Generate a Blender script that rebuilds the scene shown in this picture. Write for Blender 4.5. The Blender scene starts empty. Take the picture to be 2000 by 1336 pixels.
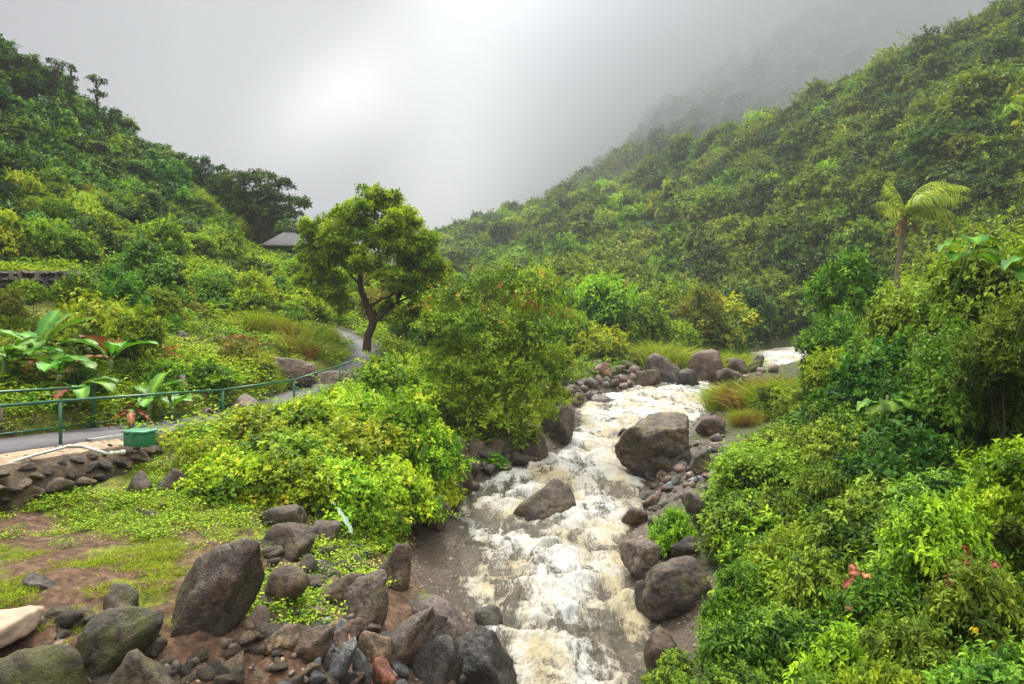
import bpy, math, random
import numpy as np
from mathutils import Vector, Matrix, Euler

SC = bpy.context.scene
COL = SC.collection
R = math.radians
rng = np.random.default_rng(7)
random.seed(7)

# ------------------------------------------------------------------ camera
EYE = 6.5
PITCH = R(1.2)
cam_d = bpy.data.cameras.new('camera')
cam = bpy.data.objects.new('camera', cam_d)
COL.objects.link(cam)
cam.location = (0, 0, EYE)
cam.rotation_euler = (R(90) - PITCH, 0, 0)
cam_d.sensor_width = 36
cam_d.lens = 24
cam_d.clip_start = 0.1
cam_d.clip_end = 3000
SC.camera = cam

# ------------------------------------------------------------------ sky, sun, exposure
world = bpy.data.worlds.new('World')
SC.world = world
world.use_nodes = True
SUN_AZ = R(-13)          # azimuth of the glow, measured from +Y towards +X
GLOW_EL = R(18.5)
SUN_EL = R(52)


def build_world():
    nt = world.node_tree
    N, L = nt.nodes, nt.links
    N.clear()

    def nd(t, **kw):
        n = N.new(t)
        for k, v in kw.items():
            setattr(n, k, v)
        return n

    def math_(op, a, b=None, c=None, clamp=False):
        n = nd('ShaderNodeMath', operation=op)
        n.use_clamp = clamp
        for i, v in enumerate((a, b, c)):
            if v is None:
                continue
            if isinstance(v, (int, float)):
                n.inputs[i].default_value = v
            else:
                L.new(v, n.inputs[i])
        return n.outputs[0]
    out = nd('ShaderNodeOutputWorld')
    tc = nd('ShaderNodeTexCoord')
    D = tc.outputs['Generated']
    sky = nd('ShaderNodeTexSky', sky_type='NISHITA')
    sky.sun_disc = False
    sky.sun_elevation = SUN_EL
    sky.sun_rotation = SUN_AZ
    b1 = nd('ShaderNodeBackground')
    b1.inputs['Strength'].default_value = 0.05
    L.new(sky.outputs[0], b1.inputs['Color'])
    # cloud deck: brighter towards the zenith as any overcast sky
    sep = nd('ShaderNodeSeparateXYZ')
    L.new(D, sep.inputs[0])
    el = math_('MAXIMUM', sep.outputs['Z'], 0.0)
    zen = math_('MULTIPLY_ADD', el, 3.2, 0.0)
    # keep the low sky even, rise above 30 degrees
    rise = math_('SUBTRACT', el, 0.42)
    rise = math_('MAXIMUM', rise, 0.0)
    rise = math_('MULTIPLY', rise, 3.4)
    nz = nd('ShaderNodeTexNoise')
    nz.inputs['Scale'].default_value = 1.7
    nz.inputs['Detail'].default_value = 6
    nz.inputs['Roughness'].default_value = 0.5
    L.new(D, nz.inputs['Vector'])
    # glow of the hidden sun
    gd = Vector((math.sin(SUN_AZ) * math.cos(GLOW_EL), math.cos(SUN_AZ) * math.cos(GLOW_EL), math.sin(GLOW_EL)))
    rt = Vector((math.cos(SUN_AZ), -math.sin(SUN_AZ), 0))
    up = rt.cross(gd).normalized()
    a = R(42)
    ax1 = rt * math.cos(a) + up * math.sin(a)      # long axis of the glow, rising to one side
    ax2 = -rt * math.sin(a) + up * math.cos(a)

    def dot(v):
        n = nd('ShaderNodeVectorMath', operation='DOT_PRODUCT')
        L.new(D, n.inputs[0])
        n.inputs[1].default_value = v
        return n.outputs['Value']
    u, v, w = dot(ax1), dot(ax2), dot(gd)
    nz2 = nd('ShaderNodeTexNoise')
    nz2.inputs['Scale'].default_value = 3.0
    nz2.inputs['Detail'].default_value = 3
    L.new(D, nz2.inputs['Vector'])
    wob = math_('MULTIPLY_ADD', nz2.outputs['Fac'], 0.10, -0.05)
    u = math_('ADD', u, wob)
    v = math_('SUBTRACT', v, wob)

    def gauss(su, sv):
        uu = math_('POWER', math_('DIVIDE', u, su), 2.0)
        vv = math_('POWER', math_('DIVIDE', v, sv), 2.0)
        e = math_('MULTIPLY', math_('ADD', uu, vv), -1.0)
        g = math_('EXPONENT', e)
        return math_('MULTIPLY', g, math_('GREATER_THAN', w, 0.0))
    g1 = gauss(0.10, 0.058)
    g2 = gauss(0.27, 0.17)
    glow = math_('ADD', math_('MULTIPLY', g1, 0.14), math_('MULTIPLY', g2, 0.045))
    # a little darker to the +X side where the mountain stands in the cloud
    side = math_('MULTIPLY_ADD', sep.outputs['X'], -0.040, 0.112)
    nn = math_('MULTIPLY_ADD', nz.outputs['Fac'], 0.09, -0.045)
    base = math_('ADD', side, nn)
    low = math_('ADD', base, rise)
    tot = math_('ADD', low, glow)
    cmb = nd('ShaderNodeCombineColor')
    L.new(math_('MULTIPLY', tot, 0.99), cmb.inputs[0])
    L.new(math_('MULTIPLY', tot, 0.985), cmb.inputs[1])
    L.new(math_('MULTIPLY_ADD', tot, 0.96, 0.010), cmb.inputs[2])
    b2 = nd('ShaderNodeBackground')
    b2.inputs['Strength'].default_value = 1.0
    L.new(cmb.outputs[0], b2.inputs['Color'])
    mx = nd('ShaderNodeMixShader')
    mx.inputs[0].default_value = 0.97
    L.new(b1.outputs[0], mx.inputs[1])
    L.new(b2.outputs[0], mx.inputs[2])
    L.new(mx.outputs[0], out.inputs['Surface'])


build_world()
sun_d = bpy.data.lights.new('sun', 'SUN')
sun_d.energy = 2.0
sun_d.angle = R(14)
sun_d.color = (1.0, 0.94, 0.82)
sun = bpy.data.objects.new('sun', sun_d)
COL.objects.link(sun)
sd_ = Vector((math.sin(SUN_AZ) * math.cos(SUN_EL), math.cos(SUN_AZ) * math.cos(SUN_EL), math.sin(SUN_EL)))
sun.rotation_euler = (-sd_).to_track_quat('-Z', 'Y').to_euler()

SC.render.engine = 'CYCLES'
SC.view_settings.view_transform = 'Standard'
SC.view_settings.look = 'None'
SC.view_settings.exposure = 1.45
SC.view_settings.gamma = 1
SC.view_settings.use_curve_mapping = False
cy = SC.cycles
cy.use_denoising = True
cy.max_bounces = 8
cy.diffuse_bounces = 3
cy.glossy_bounces = 2
cy.transmission_bounces = 3
cy.volume_bounces = 8
cy.transparent_max_bounces = 4
cy.caustics_reflective = False
cy.caustics_refractive = False
cy.sample_clamp_indirect = 4


# ------------------------------------------------------------------ helpers
def set_props(o, label=None, cat=None, group=None, kind=None):
    if label:
        o['label'] = label
    if cat:
        o['category'] = cat
    if group:
        o['group'] = group
    if kind:
        o['kind'] = kind
    return o


def mesh_np(name, V, F, mats=(), attrs=None, smooth=False, midx=None, uv=None):
    """V (n,3); F: (m,k) array, or a list of such arrays."""
    me = bpy.data.meshes.new(name)
    V = np.ascontiguousarray(V, dtype=np.float32)
    Fs = F if isinstance(F, list) else [F]
    Fs = [np.asarray(f, dtype=np.int32) for f in Fs if len(f)]
    loops = np.concatenate([f.ravel() for f in Fs])
    tot = np.concatenate([np.full(len(f), f.shape[1], np.int32) for f in Fs])
    start = np.concatenate([[0], np.cumsum(tot)[:-1]]).astype(np.int32)
    me.vertices.add(len(V))
    me.vertices.foreach_set('co', V.ravel())
    me.loops.add(len(loops))
    me.loops.foreach_set('vertex_index', loops)
    me.polygons.add(len(tot))
    me.polygons.foreach_set('loop_start', start)
    me.polygons.foreach_set('loop_total', tot)
    if smooth:
        me.polygons.foreach_set('use_smooth', np.ones(len(tot), dtype=bool))
    if midx is not None:
        me.polygons.foreach_set('material_index', np.asarray(midx, dtype=np.int32))
    for m in mats:
        me.materials.append(m)
    for k, a in (attrs or {}).items():
        a = np.asarray(a, dtype=np.float32)
        if a.ndim == 1:
            at = me.attributes.new(k, 'FLOAT', 'POINT')
            at.data.foreach_set('value', a)
        else:
            at = me.attributes.new(k, 'FLOAT_VECTOR', 'POINT')
            at.data.foreach_set('vector', a.ravel())
    me.update(calc_edges=True)
    return me


def link(name, data, parent=None, loc=None, rot=None, scale=None, **kw):
    o = bpy.data.objects.new(name, data)
    COL.objects.link(o)
    if parent is not None:
        o.parent = parent
    if loc is not None:
        o.location = loc
    if rot is not None:
        o.rotation_euler = rot
    if scale is not None:
        o.scale = (scale,) * 3 if isinstance(scale, (int, float)) else scale
    set_props(o, **kw)
    return o


def empty(name, loc, rot=(0, 0, 0), scale=1.0, **kw):
    o = link(name, None, None, loc, rot, scale, **kw)
    o.empty_display_size = 0.3
    return o


# ---- vectorised gradient noise
_perm = np.random.default_rng(3).permutation(256)
_perm = np.concatenate([_perm, _perm]).astype(np.int64)
_g = np.random.default_rng(4).normal(size=(256, 3))
_g /= np.linalg.norm(_g, axis=1)[:, None]


def pnoise(P):
    P = np.asarray(P, dtype=np.float64)
    i = np.floor(P).astype(np.int64)
    f = P - i
    u = f * f * f * (f * (f * 6 - 15) + 10)
    i &= 255
    out = 0
    for dx in (0, 1):
        for dy in (0, 1):
            for dz in (0, 1):
                h = _perm[_perm[_perm[(i[..., 0] + dx) & 255] + ((i[..., 1] + dy) & 255)] + ((i[..., 2] + dz) & 255)]
                g = _g[h]
                d = g[..., 0] * (f[..., 0] - dx) + g[..., 1] * (f[..., 1] - dy) + g[..., 2] * (f[..., 2] - dz)
                w = (u[..., 0] if dx else 1 - u[..., 0]) * (u[..., 1] if dy else 1 - u[..., 1]) * (u[..., 2] if dz else 1 - u[..., 2])
                out = out + w * d
    return out


def fbm(P, oct=4, gain=0.5):
    P = np.asarray(P, dtype=np.float64)
    a, s, t = 1.0, 0.0, 0
    for k in range(oct):
        t = t + a * pnoise(P * (2.0 ** k) + 17.3 * k)
        s += a
        a *= gain
    return t / s


def P3(x, y, z=0.0):
    x, y = np.broadcast_arrays(np.asarray(x, float), np.asarray(y, float))
    return np.stack([x, y, np.broadcast_to(z, x.shape)], -1)


# ---- camera rays (to measure where things of the photograph stand)
FPX = 1333.3
CP, SP = math.cos(PITCH), math.sin(PITCH)


def ray(px, py):
    a = (np.asarray(px, float) - 1000) / FPX
    b = -(np.asarray(py, float) - 668) / FPX
    dy = CP + b * SP
    dz = -SP + b * CP
    return a / dy, dz / dy          # x and z per metre of Y


def W(px, py, d):
    x, z = ray(px, py)
    return np.array([float(x) * d, d, EYE + float(z) * d])


def smooth01(t):
    t = np.clip(t, 0, 1)
    return t * t * (3 - 2 * t)


# ------------------------------------------------------------------ terrain
_wy = [-40, 10, 12.5, 18, 22.6, 28.7, 33.6, 41.6, 52, 60, 67, 80, 110]
_wz = [-1.2, -0.1, 0, .25, .5, .9, 1.25, 1.65, 2.3, 3.2, 3.9, 4.6, 6]
_ly = [-40, 0, 12.4, 14.1, 16.1, 18.9, 21.7, 25.5, 27.5, 29.6, 33.3, 41.5, 47.9, 54.6, 60, 67, 75, 90]
_lx = [-1.5, -.3, -.2, -.45, -1.25, -1.25, -1.75, -1.5, -.1, 1.6, 3.2, 3.9, 7.5, 11.9, 17.5, 23, 29, 44]
_ry = [-40, 0, 12.4, 14.6, 16.6, 19.7, 22.3, 25.5, 28.7, 31, 33.6, 38, 42.6, 52, 60, 67, 75, 90]
_rx = [3.5, 2.6, 2.56, 3.07, 3.0, 3.2, 4.6, 5.1, 5.3, 7.2, 8.7, 10.6, 12.8, 16.4, 24, 31, 39, 56]


def water_z(y):
    return np.interp(y, _wy, _wz)


def edge_l(y):
    return np.interp(y, _ly, _lx)


def edge_r(y):
    return np.interp(y, _ry, _rx)


PATH = np.array([(-16.5, 8.5, 3.75), (-14.2, 12.2, 3.72), (-12.4, 16.0, 3.68), (-11.35, 19.0, 3.6), (-10.5, 22.5, 3.42),
                 (-9.85, 26.5, 3.35), (-9.2, 31, 3.6), (-8.5, 36, 4.2), (-8.6, 40.5, 4.85), (-10.2, 45, 5.6), (-13.2, 49.5, 6.4), (-17, 53, 7.2)])


def resample(P, n):
    P = np.asarray(P, float)
    # Catmull-Rom
    out = []
    m = len(P)
    for i in range(m - 1):
        p0, p1, p2, p3 = P[max(i - 1, 0)], P[i], P[i + 1], P[min(i + 2, m - 1)]
        for t in np.linspace(0, 1, n, endpoint=False):
            out.append(0.5 * ((2 * p1) + (-p0 + p2) * t + (2 * p0 - 5 * p1 + 4 * p2 - p3) * t * t + (-p0 + 3 * p1 - 3 * p2 + p3) * t ** 3))
    out.append(P[-1])
    return np.array(out)


PATHS = resample(PATH, 16)
PATH_W = 1.12

CTRL = [
    # near bank below the path wall
    (-14, 9, 2.5), (-11, 10, 2.4), (-9, 9, 2.3), (-7.2, 9.7, 2.42), (-6, 10.5, 2.3), (-5.2, 9.6, 2.1), (-4.3, 10, 1.95), (-3.8, 9.3, 1.85), (-3, 10.3, 1.75),
    (-2.5, 11, 1.45), (-1.9, 10.3, 1.05), (-1.3, 11.8, .6), (-6.6, 8.6, 1.7), (-8, 7.6, 1.5), (-10.5, 7.5, 2.2), (-5, 7.6, 1.2), (-3, 8, .7), (-8, 5, .8), (-4, 4, .1), (-12, 3, 2.0),
    (-16, 0, 2.5), (-3, -6, -.5), (-8, -10, 1.5), (-11, 13, 2.4), (-9.5, 14.5, 2.35), (-8, 14, 2.3), (-6.5, 12.5, 2.3), (-5.5, 14, 2.25), (-4, 13.3, 1.9), (-3.3, 14.5, 1.45), (-2.4, 16, .95),
    (-1.4, 18.2, .5), (-2.0, 22.2, .6), (-2.3, 17.7, .5), (-2.6, 20.5, 1.0), (-3.6, 19, 1.6), (-5, 17, 2.4), (-7.5, 17, 2.6), (-3, 26, 1.4), (-5.5, 21, 2.8), (-4.2, 24, 2.4), (-6, 27, 3.0), (-3.5, 29, 2.4),
    (-.8, 28.5, 1.3), (0, 31, 1.9), (1.8, 35, 2.0), (-3, 34, 3.0), (-6, 34, 3.6), (-2, 40, 3.2), (2.5, 42, 2.6), (-5, 42, 4.6), (0, 48, 3.6), (5.5, 48, 2.8), (7, 54, 3.4), (2, 56, 4.3), (12, 60, 4.1), (8, 64, 5.2), (16, 66, 4.8),
    (17, 74, 6), (24, 80, 6.2), (33, 85, 7),
    # garden slope above the path
    (-12.5, 22, 4.0), (-13.5, 18, 4.1), (-16, 13, 4.4), (-20, 10, 6), (-16, 20, 4.9), (-14, 26, 4.5), (-18, 24, 5.4), (-22, 20, 6.4), (-18, 30, 6.5), (-14, 32, 4.9), (-12, 38, 5.2), (-17.4, 40, 6.6), (-21.6, 31.3, 7.5),
    (-23.8, 33.4, 9.3), (-20, 45, 8.6), (-22, 46, 10.3), (-16.4, 52, 8.6), (-21, 62, 11.8), (-14.4, 56, 8.0), (-27, 30, 7.7), (-30, 24, 7.8), (-28, 35.5, 9.8), (-24.5, 30, 7.3), (-33, 28.5, 8.6), (-34, 33, 10.5), (-35, 15, 13), (-19, 54, 9.6), (-24, 54, 11.2), (-8, 50, 5.4), (-5, 58, 5.4),
    (-12, 66, 8.4), (-20, 72, 13.2), (-24, 72, 13.8), (-27, 74, 14), (-8, 80, 9.5), (-12, 92, 12.5),
    # hill on the -X side
    (-33, 42, 14.5), (-40, 35, 19), (-41, 53, 22.5), (-48, 63, 30.5), (-36, 60, 18), (-31.5, 60, 14.5), (-39.4, 75, 24.0), (-44.6, 70, 28.5), (-34, 84, 21), (-29, 70, 14.8), (-30, 84, 18), (-26, 78, 14.5),
    (-60, 50, 40), (-60, 85, 32), (-48, 95, 22), (-34, 105, 16), (-26, 98, 14), (-75, 70, 45), (-90, 30, 50), (-55, 20, 28), (-60, -20, 25), (-110, 110, 30), (-60, 150, 22), (-120, 0, 50),
    # valley floor
    (0, 68, 6.5), (5, 80, 7.5), (0, 100, 11), (10, 95, 8.5), (-10, 130, 16), (-10, 190, 25), (-40, 250, 34),
    # +X hill: foot, middle, ridge
    (30, 80, 6.5), (22.5, 100, 9), (10, 130, 13), (0, 155, 17.5), (-14, 205, 26), (-30, 280, 33),
    (59, 105, 34), (50, 130, 33), (40, 165, 36), (14, 205, 38), (44, 92, 20), (36, 112, 20), (26, 140, 22),
    (90, 130, 62), (74, 170, 60), (61, 200, 58.5), (28.5, 250, 53), (-11, 300, 50), (-40, 350, 40), (110, 100, 64), (130, 80, 66), (120, 150, 70), (95, 60, 40),
    (66, 80, 34), (52, 62, 16), (60, 40, 16), (80, 30, 24), (38, 62, 7), (75, 0, 22), (40, -20, 10), (130, 0, 50),
    (80, 250, 52), (30, 330, 48), (120, 220, 66),
    # far slope inside the mist
    (-60, 480, 58), (-15, 420, 56), (20, 450, 74), (60, 440, 100), (101, 430, 138), (180, 390, 175), (260, 330, 180), (-150, 520, 45), (-250, 500, 45), (300, 150, 120), (300, 0, 100), (0, 600, 110), (200, 600, 220), (-250, 200, 40), (-300, 50, 70),
    # +X bank
    (3.6, 9.5, .9), (3.6, 13, .7), (4.5, 6, 1.3), (5.3, 14, 1.25), (4.4, 18, 1.0), (5.8, 20, 1.2), (7.4, 22, 1.6), (6.6, 26, 1.3), (8.5, 29, 1.7), (11, 26, 2.3), (11, 33, 2.2), (14, 38, 2.6), (16, 44, 2.9), (20, 50, 3.0), (27, 58, 3.5), (8, 8, 2.6), (7, 12, 2.2), (12, 10, 4.0),
    (11, 18, 3.2), (12, 15, 3.6), (16, 22, 4.2), (16, 32, 3.6), (22, 30, 5), (24, 42, 5), (32, 48, 6.5), (20, 14, 7), (30, 20, 10), (5, 0, 1.4), (12, -5, 4), (36, 35, 9), (6, -15, 1), (20, -30, 5),
]
_C = np.array(CTRL, float)


def _fit():
    C = _C[:, :2]
    r = np.linalg.norm(C[:, None] - C[None], axis=2)
    n = len(C)
    A = np.zeros((n + 3, n + 3))
    A[:n, :n] = r - np.eye(n) * 0.6       # slight smoothing
    A[:n, n] = 1
    A[:n, n + 1:] = C
    A[n, :n] = 1
    A[n + 1:, :n] = C.T
    b = np.concatenate([_C[:, 2], [0, 0, 0]])
    return np.linalg.solve(A, b)


_sol = _fit()


def terrain(x, y):
    x = np.asarray(x, float)
    y = np.asarray(y, float)
    x, y = np.broadcast_arrays(x, y)
    sh = x.shape
    x, y = x.ravel().copy(), y.ravel().copy()
    h = np.empty(len(x))
    n = len(_C)
    for s in range(0, len(x), 20000):
        xs, ys = x[s:s + 20000], y[s:s + 20000]
        r = np.sqrt((xs[:, None] - _C[None, :, 0]) ** 2 + (ys[:, None] - _C[None, :, 1]) ** 2)
        h[s:s + 20000] = r @ _sol[:n] + _sol[n] + _sol[n + 1] * xs + _sol[n + 2] * ys
    # roughness grows with distance
    dist = np.sqrt(x * x + y * y)
    h += fbm(P3(x * .55, y * .55), 3) * 0.35 * smooth01((dist - 4) / 20) + fbm(P3(x * .05, y * .05, 4.2), 3) * 7 * smooth01((dist - 70) / 120)
    h += fbm(P3(x * 1.7, y * 1.7, 9.1), 3) * 0.12
    # the bare face of the near bank is gullied and lumpy
    face = smooth01((-.8 - x) / 1.5) * smooth01((x + 9.5) / 2) * (1 - smooth01((y - 12.0 + np.abs(x + 4) * .45) / 1.6))
    face = np.maximum(face, .8 * smooth01((-2 - x) / .8) * smooth01((x + 5.5) / 1) * (1 - smooth01((y - 18) / 2)))
    h += face * (fbm(P3(x * 2.4, y * 2.4, 3.3), 4) * .38 - .10 * (1 - smooth01(np.abs(pnoise(P3(x * 1.1, y * 1.1, 1.7))) / .12)))
    # path bench
    ps = PATHS
    dd = np.full(len(x), 1e9)
    pz = np.zeros(len(x))
    near = (x > -22) & (x < -2) & (y > 2) & (y < 60)
    idx = np.where(near)[0]
    for s in range(0, len(idx), 20000):
        k = idx[s:s + 20000]
        q = (x[k, None] - ps[None, :, 0]) ** 2 + (y[k, None] - ps[None, :, 1]) ** 2
        j = q.argmin(1)
        dd[k] = np.sqrt(q[np.arange(len(k)), j])
        pz[k] = ps[j, 2]
    t = smooth01((dd - 1.3) / 0.5)
    h = np.where(near, (pz - 0.07) * (1 - t) + h * t, h)
    # stream channel
    w = water_z(y)
    xl, xr = edge_l(y), edge_r(y)
    sl = np.abs(np.interp(y, _ly, np.gradient(_lx, _ly)))
    sr = np.abs(np.interp(y, _ry, np.gradient(_rx, _ry)))
    sd = np.maximum((xl - x) / np.sqrt(1 + sl * sl), (x - xr) / np.sqrt(1 + sr * sr))
    act = smooth01((78 - y) / 6)
    bed = w - 0.75 * smooth01(-sd / 1.0)
    bank = w + 0.10 + 0.22 * np.clip(sd, 0, 3)
    t2 = smooth01(sd / 1.5)
    hb = bank * (1 - t2) + np.maximum(h, w + 0.2) * t2
    hc = np.where(sd < 0, bed - 0.0, np.maximum(hb * smooth01(sd / 0.25) + (w - 0.02) * (1 - smooth01(sd / 0.25)), w - 0.02))
    h = h * (1 - act) + hc * act
    return h.reshape(sh)


def tz(x, y):
    return float(terrain(np.array([x]), np.array([y]))[0])


_DS = np.concatenate([np.arange(3, 40, .08), np.arange(40, 130, .35), np.arange(130, 420, 1.5)])


def hit(px, py):
    """where the line of sight through this pixel meets the ground"""
    x, z = ray(px, py)
    X = x * _DS
    Z = EYE + z * _DS
    g = terrain(X, _DS)
    k = np.where(Z < g)[0]
    i = k[0] if len(k) else len(_DS) - 1
    return float(X[i]), float(_DS[i]), float(g[i])


def hits(px, py):
    px, py = np.asarray(px, float), np.asarray(py, float)
    x, z = ray(px, py)
    X = x[:, None] * _DS[None]
    Z = EYE + z[:, None] * _DS[None]
    g = terrain(X, np.broadcast_to(_DS[None], X.shape))
    m = Z < g
    i = np.where(m.any(1), m.argmax(1), len(_DS) - 1)
    r = np.arange(len(px))
    return X[r, i], _DS[i], g[r, i]


# ------------------------------------------------------------------ materials
def new_mat(name):
    m = bpy.data.materials.new(name)
    m.use_nodes = True
    nt = m.node_tree
    nt.nodes.clear()
    return m, nt


class NB:
    def __init__(self, name):
        self.m, self.nt = new_mat(name)
        self.N, self.L = self.nt.nodes, self.nt.links
        self.out = self.N.new('ShaderNodeOutputMaterial')

    def n(self, t, props=None, **ins):
        n = self.N.new(t)
        for k, v in (props or {}).items():
            setattr(n, k, v)
        for k, v in ins.items():
            key = k.replace('_', ' ')
            if k.startswith('i') and k[1:].isdigit():
                s = n.inputs[int(k[1:])]
            else:
                s = n.inputs[key]
            if hasattr(v, 'node'):
                self.L.new(v, s)
            else:
                s.default_value = v
        return n

    def math(self, op, a, b=0.0, clamp=False):
        n = self.n('ShaderNodeMath', {'operation': op, 'use_clamp': clamp}, i0=a, i1=b)
        return n.outputs[0]

    def mix(self, f, a, b, blend='MIX'):
        n = self.N.new('ShaderNodeMix')
        n.data_type = 'RGBA'
        n.blend_type = blend
        for s, v in ((n.inputs[0], f), (n.inputs[6], a), (n.inputs[7], b)):
            if hasattr(v, 'node'):
                self.L.new(v, s)
            else:
                s.default_value = (*v, 1) if isinstance(v, tuple) and len(v) == 3 else v
        return n.outputs[2]

    def noise(self, vec, scale, detail=4, rough=.55, dist=0.0):
        return self.n('ShaderNodeTexNoise', None, Vector=vec, Scale=scale, Detail=detail, Roughness=rough, Distortion=dist)

    def ramp(self, f, stops):
        n = self.N.new('ShaderNodeValToRGB')
        e = n.color_ramp.elements
        while len(e) < len(stops):
            e.new(0.5)
        for k, (p, c) in enumerate(stops):
            e[k].position = p
            e[k].color = (*c, 1) if not isinstance(c, (int, float)) else (c, c, c, 1)
        self.L.new(f, n.inputs[0])
        return n.outputs[0]

    def bump(self, h, strength, dist=0.05):
        return self.n('ShaderNodeBump', None, Height=h, Strength=strength, Distance=dist).outputs[0]

    def attr(self, name, out='Fac'):
        n = self.N.new('ShaderNodeAttribute')
        n.attribute_name = name
        return n.outputs[out]

    def principled(self, color, rough, normal=None, spec=0.5, coat=0.0):
        ins = dict(Base_Color=color, Roughness=rough)
        n = self.N.new('ShaderNodeBsdfPrincipled')
        for key, v in (('Base Color', color), ('Roughness', rough), ('Specular IOR Level', spec), ('Coat Weight', coat)):
            if hasattr(v, 'node'):
                self.L.new(v, n.inputs[key])
            else:
                n.inputs[key].default_value = (*v, 1) if isinstance(v, tuple) and len(v) == 3 else v
        n.inputs['Coat Roughness'].default_value = 0.25
        if normal is not None:
            self.L.new(normal, n.inputs['Normal'])
        return n.outputs[0]

    def done(self, shader):
        self.L.new(shader, self.out.inputs['Surface'])
        return self.m


def leaf_mat(name, dark, mid, light, rough=0.6, trans=0.28, spec=0.12, blade_alt=None):
    b = NB(name)
    t = b.attr('tint')
    rnd = b.n('ShaderNodeObjectInfo').outputs['Random']
    c = b.ramp(t, [(0.0, dark), (0.5, mid), (0.92, light), (1.0, blade_alt or light)])
    hs = b.N.new('ShaderNodeHueSaturation')
    b.L.new(c, hs.inputs['Color'])
    hue = b.n('ShaderNodeMapRange', None, Value=rnd, To_Min=0.462, To_Max=0.504).outputs[0]
    val = b.n('ShaderNodeMapRange', None, Value=b.math('FRACT', b.math('MULTIPLY', rnd, 7.13)), To_Min=0.72, To_Max=1.25).outputs[0]
    b.L.new(hue, hs.inputs['Hue'])
    b.L.new(val, hs.inputs['Value'])
    col = hs.outputs[0]
    p = b.principled(col, rough, spec=spec)
    tr = b.n('ShaderNodeBsdfTranslucent')
    tcol = b.mix(1.0, col, (1.0, 1.0, 0.45), 'MULTIPLY')
    b.L.new(tcol, tr.inputs['Color'])
    mx = b.n('ShaderNodeMixShader', None, i0=trans, i1=p, i2=tr.outputs[0])
    return b.done(mx.outputs[0])


G = {}
G['lime'] = leaf_mat('leaf_lime', (.05, .12, .008), (.19, .36, .014), (.42, .56, .03), blade_alt=(.6, .56, .05))
G['fresh'] = leaf_mat('leaf_fresh', (.022, .075, .006), (.11, .27, .012), (.28, .48, .024))
G['mid'] = leaf_mat('leaf_mid', (.014, .045, .006), (.065, .165, .012), (.22, .38, .035))
G['deep'] = leaf_mat('leaf_deep', (.010, .034, .007), (.034, .10, .014), (.10, .21, .024))
G['olive'] = leaf_mat('leaf_olive', (0.055, 0.088, 0.0120), (0.141, 0.192, 0.0205), (0.268, 0.305, 0.0342), blade_alt=(0.350, 0.220, 0.0400))
G['reddish'] = leaf_mat('leaf_red_tipped', (.035, .095, .008), (.095, .23, .014), (.24, .38, .03), blade_alt=(.42, .16, .05))
G['hill'] = leaf_mat('leaf_hill', (.022, .055, .006), (.080, .165, .012), (.24, .34, .022))
G['hilldark'] = leaf_mat('leaf_hill_dark', (.012, .034, .006), (.038, .095, .012), (.11, .20, .02))
G['jungle'] = leaf_mat('leaf_jungle', (.012, .055, .008), (.045, .165, .016), (.15, .34, .03))
G['grass'] = leaf_mat('grass_blade', (0.083, 0.150, 0.0150), (0.225, 0.333, 0.0205), (0.376, 0.464, 0.0390), blade_alt=(0.420, 0.380, 0.0800))
G['dry'] = leaf_mat('grass_dry', (.16, .10, .03), (.30, .22, .05), (.45, .30, .08), blade_alt=(.5, .2, .06))
G['brownleaf'] = leaf_mat('leaf_dead', (.09, .04, .015), (.24, .105, .04), (.40, .21, .09), trans=.15)
G['red'] = leaf_mat('leaf_red', (.12, .03, .012), (.24, .06, .025), (.34, .12, .04), trans=.25)
G['banana'] = leaf_mat('leaf_banana', (.02, .10, .010), (.06, .22, .02), (.15, .36, .035), rough=.45)
G['palm'] = leaf_mat('leaf_palm', (.10, .20, .015), (.26, .40, .03), (.46, .55, .07), rough=.5)
G['yellowleaf'] = leaf_mat('leaf_yellow', (.5, .4, .02), (.75, .6, .03), (.8, .7, .1))
G['paleleaf'] = leaf_mat('leaf_pale', (.2, .38, .2), (.35, .55, .35), (.5, .68, .5), rough=.3)


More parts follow.
